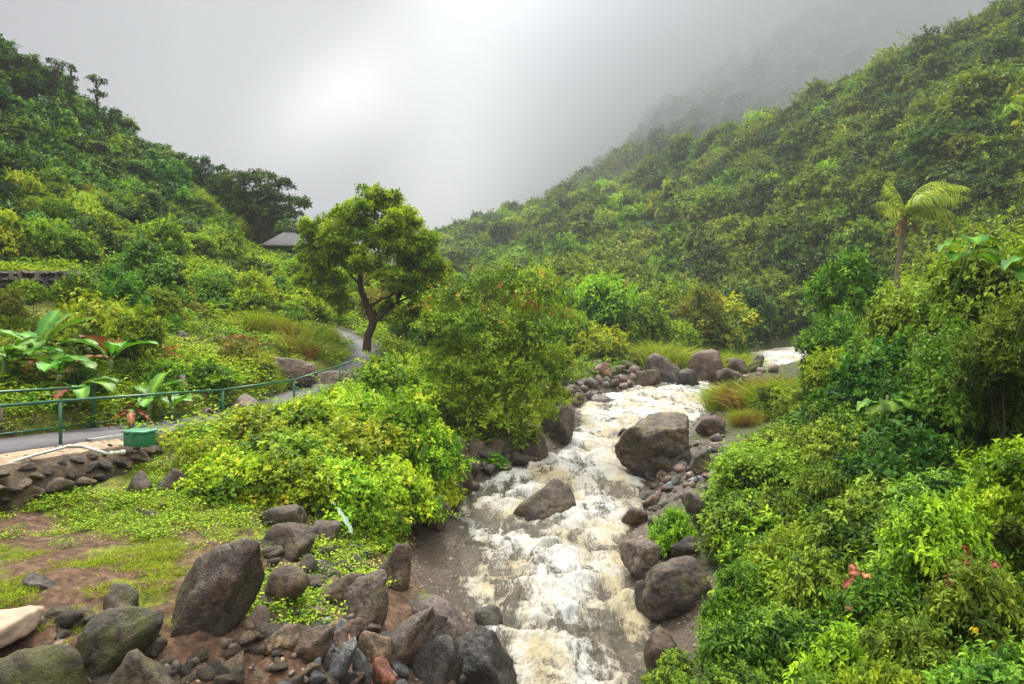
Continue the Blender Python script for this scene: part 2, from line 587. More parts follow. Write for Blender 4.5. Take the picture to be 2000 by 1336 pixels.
def rock_mat(name='rock', wet=0.35, lichen=True):
    b = NB(name)
    tc = b.n('ShaderNodeTexCoord').outputs['Object']
    oc = b.n('ShaderNodeObjectInfo')
    n1 = b.noise(tc, 1.6, 6, .6).outputs['Fac']
    n2 = b.noise(tc, 9, 6, .65).outputs['Fac']
    n3 = b.noise(tc, 45, 4, .6).outputs['Fac']
    g = b.ramp(n1, [(.3, (.32, .30, .28)), (.5, (.9, .9, .9)), (.68, (1.7, 1.62, 1.5))])
    c = b.mix(1.0, oc.outputs['Color'], g, 'MULTIPLY')
    g2 = b.ramp(n2, [(.36, (.34, .31, .28)), (.52, (1, 1, 1)), (.68, (1.6, 1.52, 1.42))])
    g3 = b.ramp(n3, [(.36, (.55, .53, .5)), (.6, (1.25, 1.22, 1.2))])
    c = b.mix(1.0, c, g2, 'MULTIPLY')
    c = b.mix(.8, c, g3, 'MULTIPLY')
    if lichen:
        n4 = b.noise(tc, 5.5, 8, .72, 1.0).outputs['Fac']
        lf = b.ramp(n4, [(.62, 0.0), (.68, .75)])
        c = b.mix(lf, c, (.17, .155, .10))
        n5 = b.noise(tc, 2.3, 5, .6, .5).outputs['Fac']
        up = b.n('ShaderNodeSeparateXYZ', None, i0=b.n('ShaderNodeNewGeometry').outputs['Normal']).outputs[2]
        amt = b.math('SUBTRACT', 1.0, oc.outputs['Alpha'])
        mk = b.math('ADD', n5, b.math('ADD', b.math('MULTIPLY', amt, .16), b.math('MULTIPLY', up, .05)))
        mf = b.math('MULTIPLY', b.ramp(mk, [(.56, 0.0), (.70, .85)]), b.ramp(n3, [(.35, 0.3), (.55, 1.0)]))
        c = b.mix(mf, c, b.mix(n2, (.03, .035, .006), (.12, .13, .02)))
    h = b.math('ADD', b.math('MULTIPLY', n2, .7), b.math('MULTIPLY', n3, .3))
    nr = b.bump(h, 1.0, .09)
    ro = b.n('ShaderNodeMapRange', None, Value=n2, To_Min=.62 - wet * .8, To_Max=.85 - wet * .5).outputs[0]
    return b.done(b.principled(c, ro, nr, spec=.35 + wet * .3))


M_ROCK = rock_mat('rock_dry', .15)
M_WET = rock_mat('rock_wet', .55, lichen=False)


def plain_mat(name, col, rough=.6, nscale=20, namt=.25, bump=.1, spec=.4, bdist=.01, metal=0):
    b = NB(name)
    tc = b.n('ShaderNodeTexCoord').outputs['Object']
    n1 = b.noise(tc, nscale, 5, .6).outputs['Fac']
    lo = tuple(max(0, v * (1 - namt)) for v in col)
    hi = tuple(v * (1 + namt) for v in col)
    c = b.ramp(n1, [(.3, lo), (.7, hi)])
    return b.done(b.principled(c, rough, b.bump(n1, bump, bdist) if bump else None, spec=spec))


M_BARK = plain_mat('bark', (.07, .045, .03), .85, 12, .5, .6, .2, .03)
M_BARKLIGHT = plain_mat('bark_grey', (.16, .12, .09), .85, 12, .4, .6, .2, .03)
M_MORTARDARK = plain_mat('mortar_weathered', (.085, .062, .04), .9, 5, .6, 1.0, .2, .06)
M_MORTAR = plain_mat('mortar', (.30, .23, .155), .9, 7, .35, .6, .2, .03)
M_CONC = plain_mat('concrete', (.25, .24, .22), .8, 6, .25, .3, .3, .01)
M_RAIL = plain_mat('green_paint', (.015, .10, .055), .35, 30, .3, .05, .5)
M_BOX = plain_mat('green_plastic', (.02, .17, .08), .45, 14, .15, .03, .5)
M_BOXLID = plain_mat('green_plastic_faded', (.10, .33, .2), .4, 14, .15, .03, .5)
M_PVC = plain_mat('white_pipe', (.5, .47, .42), .4, 9, .12, .03, .5)
M_ROOF = plain_mat('roof_shingle', (.13, .125, .13), .8, 3, .25, .2, .3)
M_WALLP = plain_mat('house_wall', (.50, .42, .38), .8, 3, .1, .05, .3)
M_DARKW = plain_mat('dark_timber', (.06, .05, .045), .7, 5, .3, .1, .3)
M_GLASSW = plain_mat('window_pane', (.03, .035, .04), .1, 2, .2, .0, .8)
M_SIGN = plain_mat('sign_face', (.42, .30, .27), .6, 5, .1, .02, .3)
M_STEM = plain_mat('green_stem', (.12, .2, .05), .6, 10, .3, .1, .3)
M_TANSLAB = plain_mat('tan_slab', (.34, .25, .18), .85, 5, .25, .5, .2, .02)


def ground_mat():
    b = NB('ground')
    geo = b.n('ShaderNodeNewGeometry').outputs['Position']
    n1 = b.noise(geo, .9, 6, .6).outputs['Fac']
    n2 = b.noise(geo, 6, 6, .65).outputs['Fac']
    n3 = b.noise(geo, 30, 5, .6).outputs['Fac']
    soil = b.ramp(n2, [(.3, (.025, .015, .009)), (.5, (.085, .045, .024)), (.68, (.16, .10, .06))])
    moss = b.ramp(n2, [(.3, (.045, .05, .008)), (.5, (.11, .125, .014)), (.7, (.22, .22, .025))])
    gravel = b.ramp(n3, [(.3, (.018, .012, .008)), (.5, (.058, .040, .026)), (.72, (.13, .095, .066))])
    dark = b.ramp(n2, [(.3, (.012, .02, .006)), (.7, (.05, .06, .02))])
    gf = b.math('ADD', b.attr('grass'), b.math('MULTIPLY', b.math('SUBTRACT', n1, .5), 2.2))
    gf = b.ramp(gf, [(.42, 0.0), (.56, 1.0)])
    c = b.mix(gf, soil, moss)
    c = b.mix(b.attr('wild'), c, dark)
    vf = b.math('ADD', b.attr('gravel'), b.math('MULTIPLY', b.math('SUBTRACT', n2, .5), 1.2))
    vf = b.ramp(vf, [(.4, 0.0), (.6, 1.0)])
    c = b.mix(vf, c, gravel)
    h = b.math('ADD', n2, b.math('MULTIPLY', n3, .6))
    ro = b.math('SUBTRACT', .95, b.math('MULTIPLY', vf, .5))
    return b.done(b.principled(c, ro, b.bump(h, .9, .05), spec=.35))


M_GROUND = ground_mat()


def path_mat():
    b = NB('asphalt')
    geo = b.n('ShaderNodeNewGeometry').outputs['Position']
    n1 = b.noise(geo, 1.2, 5, .6).outputs['Fac']
    n2 = b.noise(geo, 60, 3, .6).outputs['Fac']
    c = b.ramp(n1, [(.3, (.06, .056, .062)), (.7, (.10, .094, .104))])
    c = b.mix(.6, c, b.ramp(n2, [(.3, (.6, .6, .6)), (.7, (1.3, 1.3, 1.3))]), 'MULTIPLY')
    return b.done(b.principled(c, .7, b.bump(n2, .4, .01), spec=.25))


M_PATH = path_mat()


def water_mat():
    b = NB('white_water')
    uv = b.attr('flow', 'Vector')           # x across, y along the flow, in metres
    mp = b.n('ShaderNodeMapping', None, Vector=uv)
    mp.inputs['Scale'].default_value = (1.0, 0.40, 1.0)
    v = mp.outputs[0]
    wn = b.noise(v, 1.3, 3, .5)
    ofs = b.n('ShaderNodeVectorMath', {'operation': 'MULTIPLY_ADD'}, i0=wn.outputs['Color'], i1=(.9, .9, .9), i2=v).outputs[0]
    n1 = b.noise(ofs, 1.8, 7, .68, .6).outputs['Fac']
    n2 = b.noise(ofs, 6.5, 7, .7, 1.2).outputs['Fac']
    n3 = b.noise(v, 24, 5, .7, .5).outputs['Fac']
    n0 = b.noise(v, .55, 3, .5).outputs['Fac']
    rid = b.math('ABSOLUTE', b.math('SUBTRACT', n2, .5))          # thin web lines
    web = b.math('SUBTRACT', 1.0, b.math('MULTIPLY', rid, 9), True)
    f = b.math('SUBTRACT', b.attr('foam'), .17)
    f1 = b.math('ADD', f, b.math('MULTIPLY', b.math('SUBTRACT', n1, .5), 2.6))
    f1 = b.math('ADD', f1, b.math('MULTIPLY', b.math('SUBTRACT', n3, .5), .9))
    f1 = b.math('ADD', f1, b.math('MULTIPLY', web, .22))
    foam = b.ramp(f1, [(.36, 0.0), (.52, .5), (.80, 1.0)])
    water = b.ramp(n1, [(.3, (.028, .022, .013)), (.55, (.075, .062, .038)), (.75, (.16, .135, .085))])
    cream = b.ramp(b.math('ADD', n0, b.math('MULTIPLY', b.math('SUBTRACT', n2, .5), .5)), [(.42, (.46, .46, .435)), (.60, (.34, .285, .165))])
    shade = b.ramp(n3, [(.3, .78), (.6, 1.0)])
    cream = b.mix(1.0, cream, shade, 'MULTIPLY')
    c = b.mix(foam, water, cream)
    ro = b.n('ShaderNodeMapRange', None, Value=foam, To_Min=.12, To_Max=.65).outputs[0]
    h = b.math('ADD', b.math('MULTIPLY', n2, .8), b.math('MULTIPLY', n3, .35))
    h = b.math('ADD', h, b.math('MULTIPLY', n1, 1.2))
    return b.done(b.principled(c, ro, b.bump(h, .8, .12), spec=.5))


M_WATER = water_mat()


def volume_mat(name, dens, col=(1, 1, 1), aniso=0.2):
    b = NB(name)
    v = b.N.new('ShaderNodeVolumePrincipled')
    v.inputs['Color'].default_value = (*col, 1)
    v.inputs['Density'].default_value = dens
    v.inputs['Anisotropy'].default_value = aniso
    b.L.new(v.outputs[0], b.out.inputs['Volume'])
    return b.m


# ------------------------------------------------------------------ ground sheet
def axis(lo, hi, step0, grow, centre=0.0, flat=10.0):
    """node positions fine around the centre, coarser outwards"""
    out = [centre]
    p, s = centre, step0
    while p < hi:
        if p - centre > flat:
            s *= grow
        p += s
        out.append(p)
    p, s = centre, step0
    while p > lo:
        if centre - p > flat:
            s *= grow
        p -= s
        out.insert(0, p)
    return np.array(out)


def build_ground():
    xs = axis(-300, 400, .17, 1.022, -3, 13)
    ys = axis(-60, 640, .17, 1.017, 16, 9)
    X, Y = np.meshgrid(xs, ys)
    Z = terrain(X, Y)
    V = np.stack([X, Y, Z], -1).reshape(-1, 3)
    nx, ny = len(xs), len(ys)
    i = np.arange((ny - 1) * nx).reshape(ny - 1, nx)[:, :-1].ravel()
    F = np.stack([i, i + 1, i + nx + 1, i + nx], 1)
    x, y = X.ravel(), Y.ravel()
    sd = np.maximum(edge_l(y) - x, x - edge_r(y))
    gravel = 1 - smooth01((sd - .6) / 1.4)
    gravel *= smooth01((72 - y) / 5)
    gravel = np.maximum(gravel, .55 * (1 - smooth01(np.hypot((x - 8) / 3.0, (y - 26.5) / 4.5) - .4)))
    # grassy shelf above the stream; bare red earth on its face
    d1 = smooth01((-3.4 - x) / 2.0) * smooth01((y - 9.6) / 1.6)
    grass = .16 + .20 * d1 + .22 * smooth01((y - 13) / 2)
    grass = np.where(y > 19, np.maximum(grass, .7), grass)
    wild = np.maximum(smooth01((x - 2.5) / 2) * .85, smooth01((y - 60) / 20))
    wild = np.maximum(wild, smooth01((-22 - x) / 4))
    me = mesh_np('ground', V, F, [M_GROUND], dict(gravel=gravel, grass=grass, wild=wild), smooth=True)
    print('ground verts', len(V))
    return link('ground', me, kind='structure')


build_ground()


# ------------------------------------------------------------------ stream
def build_water():
    ys = [-14.0]
    while ys[-1] < 74:
        ys.append(ys[-1] + max(.055, .0035 * max(ys[-1], 1)) if ys[-1] > 8 else ys[-1] + .25)
    ys = np.array(ys)
    nt_ = 130
    t = np.linspace(-.14, 1.14, nt_)
    xl, xr = edge_l(ys)[:, None], edge_r(ys)[:, None]
    k = np.ones(9) / 9
    X = xl + (xr - xl) * t[None]
    Y = np.repeat(ys[:, None], nt_, 1)
    w = water_z(Y)
    s = Y * 1.0
    # standing waves and chop
    warp = fbm(P3(X * .6, Y * .35), 3) * 2.2
    big = fbm(P3(X * .75 + warp * .25, Y * .95 + warp, 1.1), 4)
    ridge = 1 - np.abs(fbm(P3(X * .55, Y * 1.5 + warp * .7, 5.5), 3)) * 4.5
    chop = fbm(P3(X * 2.8, Y * 2.6 + warp, 2.0), 4)
    fine = 1 - np.abs(fbm(P3(X * 5.5, Y * 5.5 + warp * 2, 8.0), 3)) * 3
    mid = smooth01(1 - np.abs(t[None] - .5) * 2) ** .6
    amp = .4 + .6 * mid
    dz = (big * .5 + np.clip(ridge, -.3, 1) * .11 + chop * .20 + fine * .045) * amp
    # drops: faster, steeper reaches
    dz += .10 * mid
    Z = w + dz - .03
    foam = .60 + big * 1.15 + (ridge - .2) * .16
    foam = foam * np.ones_like(X)
    # quiet brown water in the eddy by the gravel bar and along the edges
    ed = np.minimum(t, 1 - t)[None] * (xr - xl)
    foam -= .55 * smooth01((.45 - ed) / .5)
    q = np.hypot((X + .35) / 1.25, (Y - 23.2) / 3.6)
    foam -= .28 * (1 - smooth01((q - .3) / .9))
    q = np.hypot((X - 2.0) / .85, (Y - 14.2) / 1.6)
    foam -= .22 * (1 - smooth01((q - .3) / .9))
    q = np.hypot((X + .15) / .7, (Y - 15.6) / 1.3)
    foam -= .45 * (1 - smooth01((q - .3) / .9))
    q = np.hypot((X - 3.6) / .8, (Y - 24.5) / 1.6)
    foam -= .35 * (1 - smooth01((q - .3) / .9))
    q = np.hypot((X - 14) / 3, (Y - 53) / 4)
    foam -= .3 * (1 - smooth01((q - .3) / .9))
    foam += .1 * smooth01((Y - 26) / 4) * smooth01((50 - Y) / 4) + .35 * smooth01((Y - 60) / 4)
    # water piles up on the rocks and leaves a darker wake below them
    for px, py, r in ((1054, 1045, .95), (1172, 1240, .55), (1117, 1160, .22), (1185, 985, .7), (1270, 925, 1.35), (1092, 862, .7), (1048, 912, .6), (1180, 804, 1.1), (1262, 1210, .4), (1240, 1030, .4), (1120, 866, .5)):
        x0, y0, _z = hit(px, py)
        y0 += r * .5
        q = np.hypot(X - x0, (Y - y0) * .9)
        ringv = np.exp(-((q - r * 1.12) / (.22 + .08 * r)) ** 2)
        upst = smooth01((Y - y0) / r * .5 + .5)
        Z = Z + ringv * (.05 + .16 * upst)
        foam = foam + ringv * .35
        wk = np.exp(-((X - x0 + (y0 - Y) * .05) / (r * .55)) ** 2) * smooth01((y0 - r * .8 - Y) / .3) * (1 - smooth01((y0 - Y - r) / (r * 3.2)))
        foam = foam - wk * (.42 + fbm(P3(X * 3, Y * 1.4, 4), 2) * .5)
        Z = Z - wk * .05
    V = np.stack([X, Y, Z], -1).reshape(-1, 3)
    ny = len(ys)
    i = np.arange((ny - 1) * nt_).reshape(ny - 1, nt_)[:, :-1].ravel()
    F = np.stack([i, i + 1, i + nt_ + 1, i + nt_], 1)
    flow = np.stack([X, Y + warp * .2, np.zeros_like(X)], -1).reshape(-1, 3)
    me = mesh_np('water', V, F, [M_WATER], dict(foam=foam.ravel(), flow=flow), smooth=True)
    print('water verts', len(V))
    return link('water', me, kind='structure')


build_water()


# ------------------------------------------------------------------ path with concrete edge
def strip(name, P, half, off, zoff, mat, thick=.14, **kw):
    T = np.gradient(P[:, :2], axis=0)
    T /= np.linalg.norm(T, axis=1)[:, None]
    S = np.stack([T[:, 1], -T[:, 0]], 1)        # towards +X (stream side)
    c = P[:, :2] + S * off
    rows = []
    for a, z in ((-half, -thick), (-half, 0), (half, 0), (half, -thick)):
        rows.append(np.concatenate([c + S * a, (P[:, 2] + zoff + z)[:, None]], 1))
    V = np.stack(rows, 1).reshape(-1, 3)
    n = len(P)
    F = []
    for i in range(n - 1):
        for j in range(3):
            a = i * 4 + j
            F.append((a, a + 1, a + 5, a + 4))
    for base in (0, (n - 1) * 4):
        F.append((base, base + 1, base + 2, base + 3))
    me = mesh_np(name, V, np.array(F), [mat])
    return link(name, me, **kw)


strip('path', PATHS, PATH_W, 0, 0, M_PATH, kind='structure')
sel = PATHS[(PATHS[:, 1] > 17.5)]
strip('path_edge', sel, .09, PATH_W + .092, .05, M_CONC, .3, kind='structure')


# ------------------------------------------------------------------ foliage shapes
T_KITE = (np.array([(0, 0, 0), (.5, .42, .13), (0, 1, -.12), (-.5, .42, .13)], float), np.array([(0, 1, 2), (0, 2, 3)]))
T_LEAF = (np.array([(0, 0, 0), (.40, .28, .10), (.38, .64, .05), (0, 1, -.22), (-.38, .64, .05), (-.40, .28, .10), (0, .34, 0), (0, .68, -.05)], float),
          np.array([(0, 1, 6), (1, 2, 7), (1, 7, 6), (2, 3, 7), (7, 3, 4), (6, 7, 4), (6, 4, 5), (0, 6, 5)]))
T_BLADE = (np.array([(-.5, 0, 0), (.5, 0, 0), (.38, .5, -.06), (-.38, .5, -.06), (0, 1, -.35)], float), np.array([(0, 1, 2), (0, 2, 3), (3, 2, 4)]))


def unit(v):
    return v / np.maximum(np.linalg.norm(v, axis=-1, keepdims=True), 1e-9)


def leaves(P, D, Nn, L, Wd, tmpl):
    """place a leaf template at points P, pointing along D, face up along Nn"""
    T, F = tmpl
    D = unit(D)
    Nn = unit(Nn - (Nn * D).sum(-1, keepdims=True) * D)
    S = np.cross(D, Nn)
    L = np.asarray(L, float).reshape(-1, 1, 1) * np.ones((len(P), 1, 1))
    Wd = np.asarray(Wd, float).reshape(-1, 1, 1) * np.ones((len(P), 1, 1))
    V = P[:, None] + S[:, None] * T[None, :, 0:1] * Wd + D[:, None] * T[None, :, 1:2] * L + Nn[:, None] * T[None, :, 2:3] * L
    k = len(T)
    Fo = (F[None] + (np.arange(len(P)) * k)[:, None, None]).reshape(-1, 3)
    return V.reshape(-1, 3), Fo, k


def rdirs(g, n, zmin=-1.0):
    v = unit(g.normal(size=(int(n * 3 + 20), 3)))
    v = v[v[:, 2] > zmin]
    while len(v) < n:
        v = np.concatenate([v, v])
    return v[:n]


def lobe_cloud(g, n, R3, lr, zmin=-.35, squash=.75, inner=.55):
    """n lobes spread over an ellipsoid; returns list of (centre, radii)"""
    out = []
    d = rdirs(g, n, zmin)
    for k in range(n):
        rad = g.uniform(inner, .92)
        c = d[k] * np.array(R3) * rad
        r = lr * g.uniform(.7, 1.3)
        out.append((c, (r, r, r * squash)))
    return out


def crown_arrays(g, lobes, dens, L, tmpl=T_KITE, wr=.5, up=.9, droop=.15, per=7, zmin=-.35, jit=.22, tint=(.15, .85), spread=1.0, tvar=.12, shoots=0):
    """leaves grouped in sprigs on every lobe"""
    PP, DD, NN, TT, LL = [], [], [], [], []
    for c, r in lobes:
        r = np.array(r)
        area = 4 * math.pi * (r.mean() ** 2) * .75
        ns = max(3, int(dens * area / per))
        a = rdirs(g, ns, zmin)
        sp = c + a * r * g.uniform(1 - jit * 2, 1.0 + jit * .6, size=(ns, 1))
        lobe_t = g.uniform(*tint)
        st = np.clip(lobe_t + g.normal(0, tvar, ns), 0, 1)
        ax = unit(a * .8 + np.array([0, 0, up * .5]) + g.normal(0, .25, (ns, 3)))
        for k in range(per):
            rd = unit(g.normal(size=(ns, 3)))
            side = unit(rd - (rd * ax).sum(-1, keepdims=True) * ax)
            lift = g.uniform(.1, .9, (ns, 1))
            D = unit(side * spread + ax * lift - np.array([0, 0, droop]))
            PP.append(sp + ax * (g.uniform(-.6, .6, (ns, 1)) * L) + side * L * .15)
            DD.append(D)
            NN.append(unit(ax + np.array([0, 0, up]) + g.normal(0, .35, (ns, 3))))
            TT.append(np.clip(st + g.normal(0, .07, ns), 0, 1))
            LL.append(L * g.uniform(.65, 1.25, ns))
    # leggy shoots standing out of the mass
    for q in range(shoots):
        c, r = lobes[g.integers(len(lobes))]
        r = np.array(r)
        a = rdirs(g, 1, -.1)[0]
        ax = unit(a + np.array([0, 0, .55]) + g.normal(0, .3, 3))
        n = int(g.integers(9, 18))
        t = np.linspace(0, 1, n)[:, None]
        Ls_ = r.mean() * g.uniform(.7, 1.5)
        p = c + a * r * .8 + ax * t * Ls_ - np.array([0, 0, 1.0]) * t * t * Ls_ * g.uniform(.1, .6)
        sd = unit(np.cross(ax, g.normal(size=3)))
        th = np.arange(n)[:, None] * 2.4
        sd2 = np.cross(ax, sd)
        side = sd * np.cos(th) + sd2 * np.sin(th)
        PP.append(p)
        DD.append(unit(side * .9 + ax * .6))
        NN.append(unit(ax * .5 + np.array([0, 0, 1.0]) + g.normal(0, .3, (n, 3))))
        TT.append(np.clip(g.uniform(.45, .95) + g.normal(0, .06, n), 0, 1))
        LL.append(L * np.linspace(1.1, .6, n) * g.uniform(.8, 1.2))
    P, D, Nn, T, Ls = map(np.concatenate, (PP, DD, NN, TT, LL))
    # a few odd leaves of another colour
    odd = g.random(len(T)) < .012
    T[odd] = 1.0
    V, F, k = leaves(P, D, Nn, Ls, Ls * wr, tmpl)
    return V, F, np.repeat(T, k)


def crown_mesh(name, seed, lobes_fn, mat, **kw):
    g = np.random.default_rng(seed)
    V, F, T = crown_arrays(g, lobes_fn(g), **kw)
    me = mesh_np(name, V, F, [G[mat]], dict(tint=T))
    return me


def grass_mesh(name, seed, mat, n=160, h=.5, w=.018, rad=.25, lean=.5, hv=.4, tint=(.1, .9)):
    g = np.random.default_rng(seed)
    P = np.stack([g.normal(0, rad, n), g.normal(0, rad, n), np.full(n, -.02)], 1)
    out = P.copy()
    out[:, 2] = 0
    D = unit(np.array([0, 0, 1.0]) + out / max(rad, 1e-6) * lean * .4 + g.normal(0, lean * .5, (n, 3)) * np.array([1, 1, .2]))
    Nn = unit(-out + g.normal(0, .5, (n, 3)) + np.array([0, 0, .2]))
    L = h * g.uniform(1 - hv, 1 + hv, n)
    # two segments so that the blades arch over
    V1, F1, k1 = leaves(P, D, Nn, L * .6, w, (np.array([(-.5, 0, 0), (.5, 0, 0), (.42, 1, 0), (-.42, 1, 0)], float), np.array([(0, 1, 2), (0, 2, 3)])))
    tip = P + D * (L * .6)[:, None]
    D2 = unit(D + unit(D * np.array([1, 1, 0]) + 1e-4) * .8 - np.array([0, 0, .35]))
    V2, F2, k2 = leaves(tip, D2, Nn, L * .5, w, (np.array([(-.42, 0, 0), (.42, 0, 0), (0, 1, -.1)], float), np.array([(0, 1, 2)])))
    T = g.uniform(*tint, n)
    V = np.concatenate([V1, V2])
    F = np.concatenate([F1, F2 + len(V1)])
    return mesh_np(name, V, F, [G[mat]], dict(tint=np.concatenate([np.repeat(T, k1), np.repeat(T, k2)])))


def tube(pts, rads, seg=7):
    """V, F of a tube through pts"""
    pts = np.asarray(pts, float)
    n = len(pts)
    T = unit(np.gradient(pts, axis=0))
    ref = np.array([0.0, 0, 1]) if abs(T[0, 2]) < .9 else np.array([1.0, 0, 0])
    V, F = [], []
    a = unit(np.cross(T[0], ref))
    for i in range(n):
        a = unit(a - (a @ T[i]) * T[i])
        b = np.cross(T[i], a)
        th = np.linspace(0, 2 * math.pi, seg, endpoint=False)
        V.append(pts[i] + rads[i] * (np.cos(th)[:, None] * a + np.sin(th)[:, None] * b))
    V = np.concatenate(V)
    for i in range(n - 1):
        for j in range(seg):
            j2 = (j + 1) % seg
            F.append((i * seg + j, i * seg + j2, (i + 1) * seg + j2))
            F.append((i * seg + j, (i + 1) * seg + j2, (i + 1) * seg + j))
    for j in range(1, seg - 1):
        F.append((0, j + 1, j))
        F.append(((n - 1) * seg, (n - 1) * seg + j, (n - 1) * seg + j + 1))
    return V, np.array(F)


def join(parts):
    V, F, o = [], [], 0
    for v, f in parts:
        V.append(v)
        F.append(np.asarray(f) + o)
        o += len(v)
    return np.concatenate(V), np.concatenate(F)


def wiggle(a, b, n, g, amp):
    a, b = np.array(a, float), np.array(b, float)
    t = np.linspace(0, 1, n)[:, None]
    L = np.linalg.norm(b - a)
    off = np.cumsum(g.normal(0, amp * L / n, (n, 3)), 0)
    off -= t * off[-1]
    return a + (b - a) * t + off


def limb_mesh(name, seed, base, forks, r0, mat, seg=8):
    """trunk and limbs: forks = list of polylines' end points grown from the trunk line"""
    g = np.random.default_rng(seed)
    parts = []
    trunk = np.array(base, float)
    n = len(trunk)
    parts.append(tube(trunk, np.linspace(r0, r0 * .55, n) * np.r_[1.35, np.ones(n - 1)], seg))
    for (k, end, r) in forks:
        p = wiggle(trunk[k], end, 7, g, .12)
        parts.append(tube(p, np.linspace(r, r * .25, 7), 6))
        for q in range(3):
            s = p[3 + q] if q < 3 else p[-1]
            e = s + (np.array(end) - trunk[k]) * .3 + g.normal(0, .35, 3) * np.linalg.norm(np.array(end) - trunk[k]) * .5
            parts.append(tube(wiggle(s, e, 4, g, .1), np.linspace(r * .4, r * .12, 4), 5))
    V, F = join(parts)
    return mesh_np(name, V, F, [M_BARK if mat is None else mat], smooth=True)


# ------------------------------------------------------------------ rocks
def ico(sub):
    import bmesh
    bm = bmesh.new()
    bmesh.ops.create_icosphere(bm, subdivisions=sub, radius=1.0)
    V = np.array([v.co[:] for v in bm.verts])
    F = np.array([[v.index for v in f.verts] for f in bm.faces])
    bm.free()
    return V, F


_ICO = {s: ico(s) for s in (2, 3, 4, 5)}


def rock_arrays(seed, sub=4, scale=(1, 1, 1), cuts=14, round_=.2, rough=.05, cutlo=.46, cuthi=.86, planes=()):
    g = np.random.default_rng(seed)
    V, F = _ICO[sub]
    V = V.copy()
    base = V.copy()
    pl = [(unit(g.normal(size=3)), g.uniform(cutlo, cuthi)) for _ in range(cuts)]
    pl += [(unit(np.array(p[:3], float)), p[3]) for p in planes]
    r = np.full(len(V), 1.0)
    soft = round_ * .13 + .012
    # smooth minimum of the cutting planes
    acc = np.exp(-r / soft)
    for nrm, d in pl:
        c = base @ nrm
        rr = np.where(c > 1e-3, d / np.maximum(c, 1e-3), 9)
        acc += np.exp(-np.minimum(rr, 4) / soft)
    r = -soft * np.log(acc)
    V = base * r[:, None]
    o = g.uniform(0, 50, 3)
    n = fbm(V * 1.1 + o, 3) * .34 + fbm(V * 4 + o, 4) * rough * 1.6
    if sub >= 4:
        n += fbm(V * 9 + o, 4) * rough * .9
        crack = np.abs(pnoise(V * 2.3 + o + 9))
        n -= .06 * (1 - smooth01(crack / .045))
    V = V * (1 + n)[:, None] * np.array(scale)
    return V, F


def rock_mesh(name, seed, sub=4, scale=(1, 1, 1), mat=None, **kw):
    V, F = rock_arrays(seed, sub, scale, **kw)
    return mesh_np(name, V, F, [mat or M_ROCK], smooth=True)


ROCKS = [rock_mesh('rock', 100 + k, 3, (1, g_[0], g_[1]), cuts=12 + k % 5, round_=.12 + .06 * (k % 3)) for k, g_ in enumerate([(.8, .6), (.9, .7), (.7, .55), (1, .8), (.75, .75), (.85, .5), (.95, .65), (.65, .6)])]
ROCKS_WET = []
for _m in ROCKS:
    _w = _m.copy()
    _w.materials.clear()
    _w.materials.append(M_WET)
    ROCKS_WET.append(_w)


# ------------------------------------------------------------------ rocks, placed where the photograph shows them
C_BROWN = (.085, .066, .050, 1)
C_GREY = (.10, .092, .085, 1)
C_DARK = (.05, .042, .035, 1)
C_PINK = (.16, .11, .092, 1)
C_RED = (.26, .11, .075, 1)
C_TAN = (.22, .165, .11, 1)
C_BLUE = (.11, .12, .132, 1)
C_WARM = (.11, .078, .054, 1)


def boulder(px, py, wpx, hpx, label, color=None, seed=None, rot=0.0, tilt=(0, 0), depth=.85, wet=False, sink=.7, sub=4, d=None, name='boulder', cat='boulder', lean=0, **kw):
    """px, py: middle of its foot in the photograph; wpx, hpx: its size there"""
    color = color or C_BROWN
    if d is None:
        x, d, z = hit(px, py)
    else:
        p = W(px, py, d)
        x, z = p[0], p[2]
    w = wpx * d / FPX / 2
    h = hpx * d / FPX / 2
    color = (color[0] * .85, color[1] * .82, color[2] * .78, color[3])
    depth_r = w * depth
    s = seed if seed is not None else int(px * 7 + py)
    V, F = rock_arrays(s, sub, (1, 1, 1), **kw)
    e = Euler((R(tilt[0]), R(tilt[1]), R(rot)))
    V = V @ np.array(e.to_matrix()).T
    V /= np.abs(V).max(0)
    V = V * np.array([w, depth_r, h * (1 + sink)])
    V[:, 0] += lean * V[:, 2]
    me = mesh_np(name, V, F, [M_WET if wet else M_ROCK], smooth=True)
    o = link(name, me, None, (x, d + depth_r * .55, z + h * (1 - sink)), label=label, cat=cat)
    o.color = color
    return o


B = boulder
CNAME = {C_BROWN: 'brown', C_GREY: 'grey', C_DARK: 'dark', C_PINK: 'pinkish', C_RED: 'red', C_TAN: 'tan', C_BLUE: 'blue-grey', C_WARM: 'warm brown'}
# --- near bank, bottom
B(412, 1245, 175, 215, 'large smooth brown boulder leaning on the grassy bank, its top taller than all around it', C_BROWN, seed=11, lean=.34, depth=.8, cuts=3, round_=.3, rough=.06, sub=5, sink=.25,
  planes=((-.25, -.2, 1, .66), (1, -.35, .15, .62), (-.9, -.5, .1, .66), (.1, -1, -.1, .6), (.3, -.7, .7, .66)), wet=True)
B(215, 1300, 165, 120, 'dark mossy boulder with a pale scar under the edge of the grassy shelf', (.085, .072, .055, .4), seed=12, cuts=11, lean=.3, sub=5)
B(265, 1385, 150, 130, 'rounded brown rock in a dark hollow under the grassy shelf', (.12, .10, .07, .6), seed=13, cuts=8, round_=.6)
B(232, 1210, 70, 60, 'small squarish mossy rock jutting from the rim of the grassy shelf', (.12, .10, .07, .4), seed=14)
B(30, 1420, 200, 130, 'huge moss-covered boulder under the tan slab', (.07, .06, .03, .05), seed=16, cuts=9, round_=.5)
B(545, 1040, 120, 45, 'slanting grey rock half hidden below the yellow-green shrub', C_BROWN, seed=17, lean=.6)
